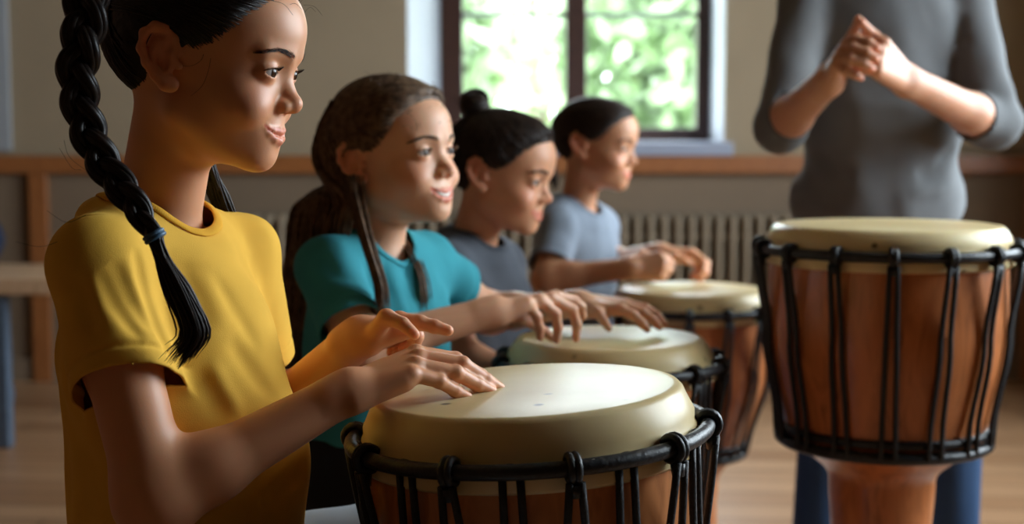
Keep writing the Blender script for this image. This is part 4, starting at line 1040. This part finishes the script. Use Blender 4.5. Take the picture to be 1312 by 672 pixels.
# ------------------------------------------------------------------ the other children
def legs_for(T, seat, knees, feet):
    out = []
    for s, k, f in ((1, knees[0], feet[0]), (-1, knees[1], feet[1])): out.append((T.pel + T.R[:, 0] * s * .075 + V3(.01, 0, -.02), V3(*k), V3(f[0], f[1], .09)))
    return out
def girl_teal():
    base = (.76, .41, .25)
    root = empty('person', (-.19, 2.08, 0)); tag(root, 'smiling girl in teal t-shirt with long loose brown hair', 'person')
    fr = face_frame(W(503, 205, 2.06), facing(503, 38), pitch=-8, roll=-2, k=.00099)
    neck = W(478, 318, 2.075)
    SR, SL = W(422, 345, 1.985), W(545, 338, 2.165)
    pel = V3(-.215, 2.10, .47); T = Torso(neck, SR, SL, pel, facing(480, 40), .112, .080, 1.0)
    ER, WR = W(462, 447, 1.925), W(632, 399, 1.985); EL, WL = W(628, 402, 2.33), W(742, 389, 2.19)
    hr = Hand(WR, W(708, 386, 2.03) - WR, V3(0, -.3, 1), (0, 1, 0), .93)
    hr.world('p', [W(676, 389, 1.99), W(688, 406, 2.0), W(692, 421, 2.005), W(692, 433, 2.01)])
    hr.world('r', [W(692, 385, 2.01), W(712, 402, 2.02), W(715, 420, 2.025), W(713, 436, 2.03)])
    hr.world('m', [W(706, 382, 2.03), W(733, 397, 2.045), W(739, 415, 2.05), W(738, 434, 2.055)])
    hr.world('i', [W(712, 380, 2.055), W(735, 385, 2.075), W(745, 394, 2.082), W(747, 406, 2.085)])
    hr.thumb([W(650, 402, 2.01), W(676, 412, 2.045), W(697, 424, 2.06), W(708, 434, 2.065)], True)
    hl = Hand(WL, W(797, 394, 2.17) - WL, V3(0, -.2, 1), (0, -1, 0), .93)
    hl.world('i', [W(796, 397, 2.145), W(812, 405, 2.13), W(822, 414, 2.125), W(829, 422, 2.12)])
    hl.world('m', [W(801, 393, 2.165), W(824, 401, 2.155), W(836, 410, 2.15), W(845, 419, 2.145)])
    hl.world('r', [W(803, 390, 2.19), W(828, 396, 2.18), W(842, 405, 2.175), W(851, 414, 2.17)])
    hl.world('p', [W(800, 389, 2.21), W(822, 394, 2.205), W(834, 402, 2.20), W(842, 409, 2.20)])
    hl.thumb([W(755, 392, 2.16), W(767, 402, 2.14), W(774, 412, 2.13), W(780, 421, 2.125)], True)
    S = Sdf(); T.items(S, -.009); head_items(S, fr, 3.4, .8, sm=6); neck_items(S, fr, neck + V3(0, 0, -.02), 40, .042)
    arm_items(S, SR, ER, WR, (.033, .031, .0215)); arm_items(S, SL, EL, WL, (.033, .030, .0205)); hr.items(S); hl.items(S)
    skin_body('body', S, .0024, (-.50, 1.75, .33), (.28, 2.5, 1.1), fr, [hr, hl], base, 3.4, root, M_skin, 1.3, 6)
    for s in (-1, 1): eyeball(root, fr, s, (-.15, 1, -.12), M_eye)
    brow_lashes(root, S, fr, M_hair_brown, 110, .3)
    m = MB(); q = [(p[0] * .8, p[1] - 2.6, p[2] + .9) for p in lips(3.4, 6)[2][1:-1]]
    m.tube(spline([fr.fwd(p) for p in q], 20), .0030, 8); m.build('teeth', M_teeth, root)
    P = lambda *a: [W(*q) for q in a]
    cr = [(P((470, 330, 1.98), (474, 370, 1.97), (476, 410, 1.98)), .012, .005), (P((520, 330, 2.02), (526, 370, 2.02), (530, 410, 2.05)), .012, .005), (P((500, 335, 2.0), (504, 370, 2.0), (506, 420, 2.02)), .009, -.003),
          (P((410, 330, 1.95), (432, 360, 1.94), (462, 378, 1.95)), .012, .004)]
    tee('t_shirt', T, [(SR, ER, WR), (SL, EL, WL)], .475, M_teal, root, .003, .012, .056, neck + V3(.006, -.010, -.004), (.098, .09), (.043, .046), crs=cr, tilt=(.3, -.2), collar=(.014, M_teal), amp=.0075, seed=8)
    lg = legs_for(T, .4, ((.02, 1.93, .45), (.10, 2.37, .45)), ((.06, 1.90), (.14, 2.40)))
    trousers(T, lg, M_black_cloth, root); shoes([(*l, (1, -.2 if i == 0 else .2, 0)) for i, l in enumerate(lg)], M_shoe, M_sole, root, .95)
    cap, bs = hair_cap(fr, M_hair_brown, root, 11, .003, front=(0, 84, 74), extra=lambda S_: S_.add(ell((0, -12, 84), (52, 62, 36)), 30, 'u', fr))
    m = MB()
    for side in (1, -1):
        st = hairline_starts(fr, 330, 3 + side, side); rs = np.random.RandomState(2); end = np.stack([side * rs.uniform(2, 40, 330), rs.uniform(-96, -70, 330), rs.uniform(20, 60, 330)], 1)
        strands(m, bs, fr.fwd(st), fr.fwd(end), seed=5 + side, via=fr.R @ V3(side * .05, 0, .02), r=.0013, lift=.002, n=12)
        rs = np.random.RandomState(11); st = np.stack([side * rs.uniform(5, 72, 220), rs.uniform(-90, -28, 220), rs.uniform(0, 80, 220)], 1); en = st + np.stack([side * rs.uniform(0, 6, 220), rs.uniform(-14, -2, 220), rs.uniform(-75, -40, 220)], 1)
        strands(m, bs, fr.fwd(st), fr.fwd(en), seed=8 + side, r=.0014, lift=.003, n=10)
    m.build('hair_strands', M_hair_brown, cap)
    # long hair hanging down the back and over the near shoulder
    m = MB(); rs = np.random.RandomState(3)
    for i in range(520):
        a_ = rs.uniform(-1, 1); t = rs.rand(); dpt = rs.uniform(-1, 1)
        u = (i % 40) / 39; st = fr.fwd((-50 + 110 * u, -48 - 30 * t, 98 - 30 * t)); s1 = bs.project(np.array([fr.fwd((-60 + 128 * u, -96, 42)), fr.fwd((-62 + 132 * u, -96, 10))]), .002 + .006 * rs.rand())
        x1 = 388 + 62 * u + rs.randn() * 3; x2 = 376 + 68 * u + rs.randn() * 4; x3 = 366 + 62 * u + rs.randn() * 5; x4 = 362 + 52 * u + rs.randn() * 6
        yy = 2.105 + .055 * dpt - .05 * u
        pts = spline([st, s1[0], s1[1] + fr.R @ V3(0, -.004, -.012), W(x1, 252 + 14 * t, yy), W(x2, 290, yy - .004), W(x3, 380, yy + .004), W(x4, 455 + 45 * t, yy + .01)], 16)
        m.tube(pts, np.interp(np.linspace(0, 1, 16), [0, .2, .85, 1], [.0014, .0024, .002, .0004]), 5)
    m.build('long_hair', M_hair_brown, cap)
    for (a0, n_, pts0) in ((0, 70, [(452, 225, 2.0), (458, 262, 1.985), (474, 320, 1.93), (488, 365, 1.925), (490, 402, 1.925)]), (1, 45, [(512, 268, 2.12), (512, 300, 2.10), (528, 330, 2.06), (540, 362, 2.035), (542, 400, 2.035)])):
        m = MB()
        for i in range(n_):
            s_, q_ = rs.randn() * 3.2, rs.randn() * .007
            pts = spline([W(p[0] + s_ * w_, p[1] + rs.randn(), p[2] + q_) for p, w_ in zip(pts0, (1.6, 1.2, 1, 1, 1.2))], 14); m.tube(pts, np.interp(np.linspace(0, 1, 14), [0, .2, .8, 1], [.0008, .0013, .0010, .0002]), 5)
        m.build('hair_lock', M_hair_brown, cap)
    m = MB()
    for i in range(50):
        a_ = rs.uniform(-.6, 1.35); p0 = V3(rs.uniform(-50, 60), 94 * math.cos(a_) - 6, 30 + 80 * math.sin(abs(a_))); d_ = V3(rs.uniform(-6, 12), rs.uniform(-6, 14), rs.uniform(0, 18))
        m.tube(spline([fr.fwd(p0), fr.fwd(p0 + d_), fr.fwd(p0 + d_ * 1.7 + V3(0, -8, -6))], 9), [.0003] * 8 + [.0001], 4)
    tag(m.build('loose_hair', M_hair_brown, cap), kind='stuff')
    stool((pel[0], pel[1]), .375, 'wooden stool under the girl in the teal t-shirt', .5, M_stool, .145)
girl_teal()
def girl_bun():
    base = (.71, .35, .20)
    root = empty('person', (-.06, 2.52, 0)); tag(root, 'child in slate grey t-shirt with dark hair in a high bun', 'person')
    fr = face_frame(W(641, 224, 2.48), facing(641, 22), pitch=9, k=.00096)
    neck = W(603, 310, 2.51); SR, SL = W(572, 348, 2.405), W(640, 340, 2.60)
    pel = V3(-.06, 2.50, .455); T = Torso(neck, SR, SL, pel, facing(600, 30), .108, .078, 1.0)
    ER, WR = W(590, 462, 2.36), W(668, 478, 2.30); EL, WL = W(660, 440, 2.66), W(712, 470, 2.55)
    hr = Hand(WR, V3(1, .1, -.15), V3(0, -.2, 1), (0, 1, 0), .9); hl = Hand(WL, V3(1, -.3, -.15), V3(0, .2, 1), (0, -1, 0), .9)
    for h_ in (hr, hl):
        for n in 'imrp': h_.curl(n, 30, 35, 20)
    S = Sdf(); T.items(S, -.009); head_items(S, fr, .8); neck_items(S, fr, neck + V3(0, 0, -.02), 40, .041)
    arm_items(S, SR, ER, WR, (.032, .030, .021)); arm_items(S, SL, EL, WL, (.032, .030, .021)); hr.items(S); hl.items(S)
    skin_body('body', S, .0034, (-.40, 2.15, .3), (.30, 2.85, 1.1), fr, [hr, hl], base, .8, root, M_skin, 1.4)
    for s in (-1, 1): eyeball(root, fr, s, (-.1, 1, -.2), M_eye)
    brow_lashes(root, S, fr, M_hair_dark, 80, .35)
    tee('t_shirt', T, [(SR, ER, WR), (SL, EL, WL)], .46, M_grey, root, .004, .012, .054, neck + V3(.010, -.006, 0), (.10, .10), (.042, .046), tilt=(.2, -.2), collar=(.013, M_grey), amp=.008, seed=12)
    lg = legs_for(T, .4, ((.20, 2.42, .42), (.22, 2.70, .42)), ((.20, 2.40), (.24, 2.72)))
    trousers(T, lg, M_grey_cloth, root, .006); shoes([(*l, (1, 0, 0)) for l in lg], M_shoe, M_sole, root, .95)
    def bun(S_):
        c = fr.fwd((8, -66, 116)); S_.add(ell(c, (.027, .026, .022)), .010)
    cap, bs = hair_cap(fr, M_hair_dark, root, 9, .0035, extra=bun, front=(0, 84, 70))
    m = MB(); rs = np.random.RandomState(5)
    for side in (1, -1):
        st = hairline_starts(fr, 220, 3 + side, side); end = np.array([(6, -62, 104)]) + rs.randn(220, 3) * 6
        strands(m, bs, fr.fwd(st), fr.fwd(end), seed=5 + side, r=.0016, lift=.0015, n=10)
        st = np.stack([side * rs.uniform(5, 70, 180), rs.uniform(-90, -34, 180), rs.uniform(-48, 30, 180)], 1); strands(m, bs, fr.fwd(st), fr.fwd(end[:180]), seed=8 + side, r=.0016, lift=.0015, n=10)
    c0 = V3(8, -66, 118)
    for i in range(26):
        R_ = rs.uniform(14, 25); a0 = rs.rand() * 6; ax = unit(V3(rs.randn() * .5, rs.randn() * .5, 1)); x_ = unit(np.cross(ax, (0, 1, .1))); y_ = np.cross(ax, x_)
        m.tube([fr.fwd(c0 + ax * rs.uniform(-.1, .1) + (x_ * math.cos(t) + y_ * math.sin(t)) * R_ + ax * 12 * math.sin(t * .5 + a0)) for t in np.linspace(a0, a0 + 4.6, 14)], np.interp(np.linspace(0, 1, 14), [0, .2, .8, 1], [.001, .0035, .0035, .001]), 6)
    for i in range(40):
        p0 = c0 + V3(*(rs.randn(3) * 14)); d_ = V3(*(rs.randn(3) * 8)) + V3(0, 0, 8); m.tube(spline([fr.fwd(p0), fr.fwd(p0 + d_), fr.fwd(p0 + d_ * 2)], 6), [.0004] * 6, 4)
    m.build('hair_strands', M_hair_dark, cap)
    stool((pel[0], pel[1]), .36, 'wooden stool under the child with the high bun', .2, M_stool, .14)
girl_bun()
def child_far():
    base = (.71, .345, .19)
    root = empty('person', (.14, 3.26, 0)); tag(root, 'farthest child in pale grey blue t-shirt, fists raised above a drum', 'person')
    fr = face_frame(W(763, 187, 3.24), facing(763, 20), pitch=5, k=.00097)
    neck = W(738, 266, 3.26); SR, SL = W(712, 294, 3.15), W(768, 290, 3.36)
    pel = V3(.11, 3.27, .46); T = Torso(neck, SR, SL, pel, facing(735, 28), .112, .080, 1.0)
    ER, WR = W(702, 358, 3.07), W(806, 344, 3.05); EL, WL = W(772, 340, 3.42), W(846, 324, 3.20)
    hr = Hand(WR, V3(1, .05, .12), V3(-.2, -1, .35), (0, 0, 1), 1.0); hl = Hand(WL, V3(1, -.15, -.05), V3(.25, .35, 1), (0, -1, 0), 1.0)
    for n in 'imrp': hr.curl(n, 55, 75, 50); hl.curl(n, 35, 55, 35)
    hr.thumb([(16, 12, -7), (34, 34, -16), (28, 58, -26), (12, 66, -32)]); hl.thumb([(16, 12, -7), (34, 34, -16), (34, 58, -24), (26, 72, -28)])
    S = Sdf(); T.items(S, -.009); head_items(S, fr, .5); neck_items(S, fr, neck + V3(0, 0, -.02), 40, .041)
    arm_items(S, SR, ER, WR, (.033, .032, .0225)); arm_items(S, SL, EL, WL, (.033, .031, .0225)); hr.items(S); hl.items(S)
    skin_body('body', S, .0038, (-.2, 2.9, .3), (.55, 3.6, 1.12), fr, [hr, hl], base, .5, root, M_skin, 1.4)
    for s in (-1, 1): eyeball(root, fr, s, (0, 1, -.2), M_eye)
    brow_lashes(root, S, fr, M_hair_dark, 60, .4, lash=False)
    tee('t_shirt', T, [(SR, ER, WR), (SL, EL, WL)], .47, M_pale, root, .0045, .013, .054, neck + V3(.008, -.006, 0), (.10, .10), (.043, .048), tilt=(.2, -.2), collar=(.013, M_pale), amp=.007, seed=15)
    lg = legs_for(T, .4, ((.30, 3.08, .44), (.30, 3.44, .44)), ((.24, 2.83), (.34, 3.38)))
    lg[0] = (lg[0][0], V3(.21, 2.85, .44), lg[0][2]); lg[1] = (lg[1][0], V3(.30, 3.36, .44), lg[1][2])
    trousers(T, lg, M_jeans, root, .006); shoes([(*l, (1, 0, 0)) for l in lg], M_shoe, M_sole, root, .95)
    cap, bs = hair_cap(fr, M_hair_dark, root, 8, .004, front=(0, 84, 72))
    m = MB(); rs = np.random.RandomState(5)
    for side in (1, -1):
        st = hairline_starts(fr, 200, 3 + side, side); end = np.array([(0, -96, 10)]) + rs.randn(200, 3) * 7
        strands(m, bs, fr.fwd(st), fr.fwd(end), seed=5 + side, r=.0018, lift=.0015, n=10, via=fr.R @ V3(side * .04, 0, .02))
        st = np.stack([side * rs.uniform(5, 70, 160), rs.uniform(-90, -34, 160), rs.uniform(-48, 60, 160)], 1); strands(m, bs, fr.fwd(st), fr.fwd(end[:160]), seed=8 + side, r=.0018, lift=.0015, n=10)
    for i in range(80):
        s1, s2 = rs.randn() * 7, rs.randn() * 7
        m.tube(spline([fr.fwd((s1 * .5, -96, 12 + s2 * .5)), fr.fwd((s1, -112, -15 + s2)), fr.fwd((s1 * 1.3, -104, -60)), fr.fwd((s1, -92, -100 + s2))], 10), np.interp(np.linspace(0, 1, 10), [0, .2, .8, 1], [.001, .003, .002, .0004]), 5)
    m.build('ponytail', M_hair_dark, cap)
    stool((pel[0], pel[1]), .365, 'wooden stool under the farthest child', .7, M_stool, .14)
child_far()
# ------------------------------------------------------------------ the adult behind the tall djembe
def adult():
    base = (.62, .30, .18)
    root = empty('person', (.72, 2.85, 0)); tag(root, 'standing adult in grey long sleeved top, hands clasped', 'person')
    fr = face_frame((.70, 2.80, 1.475), (-.35, -1, 0), pitch=8, k=.00112)
    SR, SL = W(1040, -42, 2.86), W(1226, -42, 2.86); neck = (SR + SL) / 2 + V3(0, .01, .065)
    pel = V3(.735, 2.86, .80); T = Torso(neck, SR, SL, pel, (0, -1, 0), .158, .102, 1.05)
    ER, WR = W(1000, 163, 2.72), W(1061, 103, 2.52); EL, WL = W(1272, 160, 2.73), W(1163, 104, 2.55)
    # her right hand (image left) and left hand (image right) folded together in front of the chest
    hr = Hand(WR, W(1088, 66, 2.47) - WR, V3(-1, -.35, .1), (0, -.2, 1), 1.12)
    hl = Hand(WL, W(1118, 72, 2.47) - WL, V3(.5, -.75, .25), (0, .1, 1), 1.12)
    hr.world('i', [W(1084, 58, 2.475), W(1096, 50, 2.455), W(1113, 55, 2.440), W(1124, 62, 2.435)])
    hr.world('m', [W(1079, 66, 2.460), W(1093, 62, 2.440), W(1111, 68, 2.428), W(1122, 75, 2.425)])
    hr.world('r', [W(1075, 75, 2.452), W(1090, 76, 2.432), W(1107, 82, 2.425), W(1117, 88, 2.425)])
    hr.world('p', [W(1072, 84, 2.452), W(1083, 91, 2.437), W(1096, 96, 2.432), W(1103, 100, 2.433)])
    hr.thumb([W(1072, 80, 2.50), W(1084, 58, 2.500), W(1095, 38, 2.495), W(1100, 24, 2.49)], True)
    hl.world('i', [W(1133, 56, 2.475), W(1118, 46, 2.490), W(1102, 48, 2.500), W(1090, 54, 2.508)])
    hl.world('m', [W(1127, 66, 2.465), W(1108, 60, 2.480), W(1092, 64, 2.500), W(1080, 70, 2.512)])
    hl.world('r', [W(1124, 78, 2.46), W(1107, 76, 2.475), W(1092, 80, 2.495), W(1080, 84, 2.51)])
    hl.world('p', [W(1124, 90, 2.46), W(1110, 90, 2.472), W(1097, 93, 2.487), W(1086, 95, 2.50)])
    hl.thumb([W(1148, 80, 2.50), W(1131, 56, 2.495), W(1114, 40, 2.485), W(1104, 28, 2.475)], True)
    S = Sdf(); T.items(S, -.010, .05); head_items(S, fr, .3); neck_items(S, fr, neck + V3(0, 0, -.02), 46, .052)
    arm_items(S, SR, ER, WR, (.044, .040, .027)); arm_items(S, SL, EL, WL, (.044, .040, .027)); hr.items(S); hl.items(S)
    skin_body('body', S, .0036, (.42, 2.35, .66), (1.05, 3.05, 1.66), fr, [hr, hl], base, .3, root, M_skin, 1.1)
    for s in (-1, 1): eyeball(root, fr, s, (0, 1, -.2), M_eye)
    brow_lashes(root, S, fr, M_hair_brown, 60, .3)
    P = lambda *a: [W(*q) for q in a]
    cr = [(P((1215, 20, 2.80), (1235, 50, 2.78), (1262, 70, 2.76)), .014, .006), (P((1220, 70, 2.78), (1245, 95, 2.76), (1285, 110, 2.74)), .014, .006), (P((1040, 20, 2.80), (1020, 60, 2.78), (990, 80, 2.76)), .014, .006),
          (P((1230, 190, 2.78), (1200, 215, 2.76), (1170, 225, 2.75)), .016, .008), (P((1240, 225, 2.78), (1200, 245, 2.76), (1160, 250, 2.75)), .014, -.006), (P((1035, 190, 2.8), (1060, 215, 2.77), (1100, 225, 2.76)), .016, .006)]
    tee('long_sleeved_top', T, [(SR, ER, WR), (SL, EL, WL)], .66, M_sweater, root, .004, .013, .074, neck + V3(0, -.02, -.008), (.050, .062), (.054, .048), crs=cr, long=True, collar=(.016, M_sweater), hemband=False, amp=.009, seed=21)
    lg = []
    for s, kx, ax in ((1, .645, .63), (-1, .885, .905)): lg.append((pel + T.R[:, 0] * s * .085 + V3(0, 0, -.02), V3(kx, 2.83, .44), V3(ax, 2.87, .09)))
    trousers(T, lg, M_jeans, root, .006, (.066, .062, .056), amp=.004, pk=.86); shoes([(*l, (.2 * (-1 if i == 0 else 1), -1, 0)) for i, l in enumerate(lg)], M_shoe, M_sole, root, 1.15)
    cap, bs = hair_cap(fr, M_hair_brown, root, 8, .004)
    m = MB(); rs = np.random.RandomState(5)
    for side in (1, -1):
        st = hairline_starts(fr, 200, 3 + side, side); end = np.array([(0, -96, 0)]) + rs.randn(200, 3) * 9
        strands(m, bs, fr.fwd(st), fr.fwd(end), seed=5 + side, r=.0018, lift=.0015, n=10, via=fr.R @ V3(side * .04, 0, .02))
        st = np.stack([side * rs.uniform(5, 70, 160), rs.uniform(-90, -34, 160), rs.uniform(-48, 60, 160)], 1); strands(m, bs, fr.fwd(st), fr.fwd(end[:160]), seed=8 + side, r=.0018, lift=.0015, n=10)
    for i in range(60):
        s1, s2 = rs.randn() * 8, rs.randn() * 8; m.tube(spline([fr.fwd((s1, -98, s2)), fr.fwd((s1 * 1.2, -112, -40)), fr.fwd((s1, -100, -85 + s2))], 9), np.interp(np.linspace(0, 1, 9), [0, .2, .8, 1], [.001, .004, .003, .0005]), 5)
    m.build('hair_strands', M_hair_brown, cap)
adult()
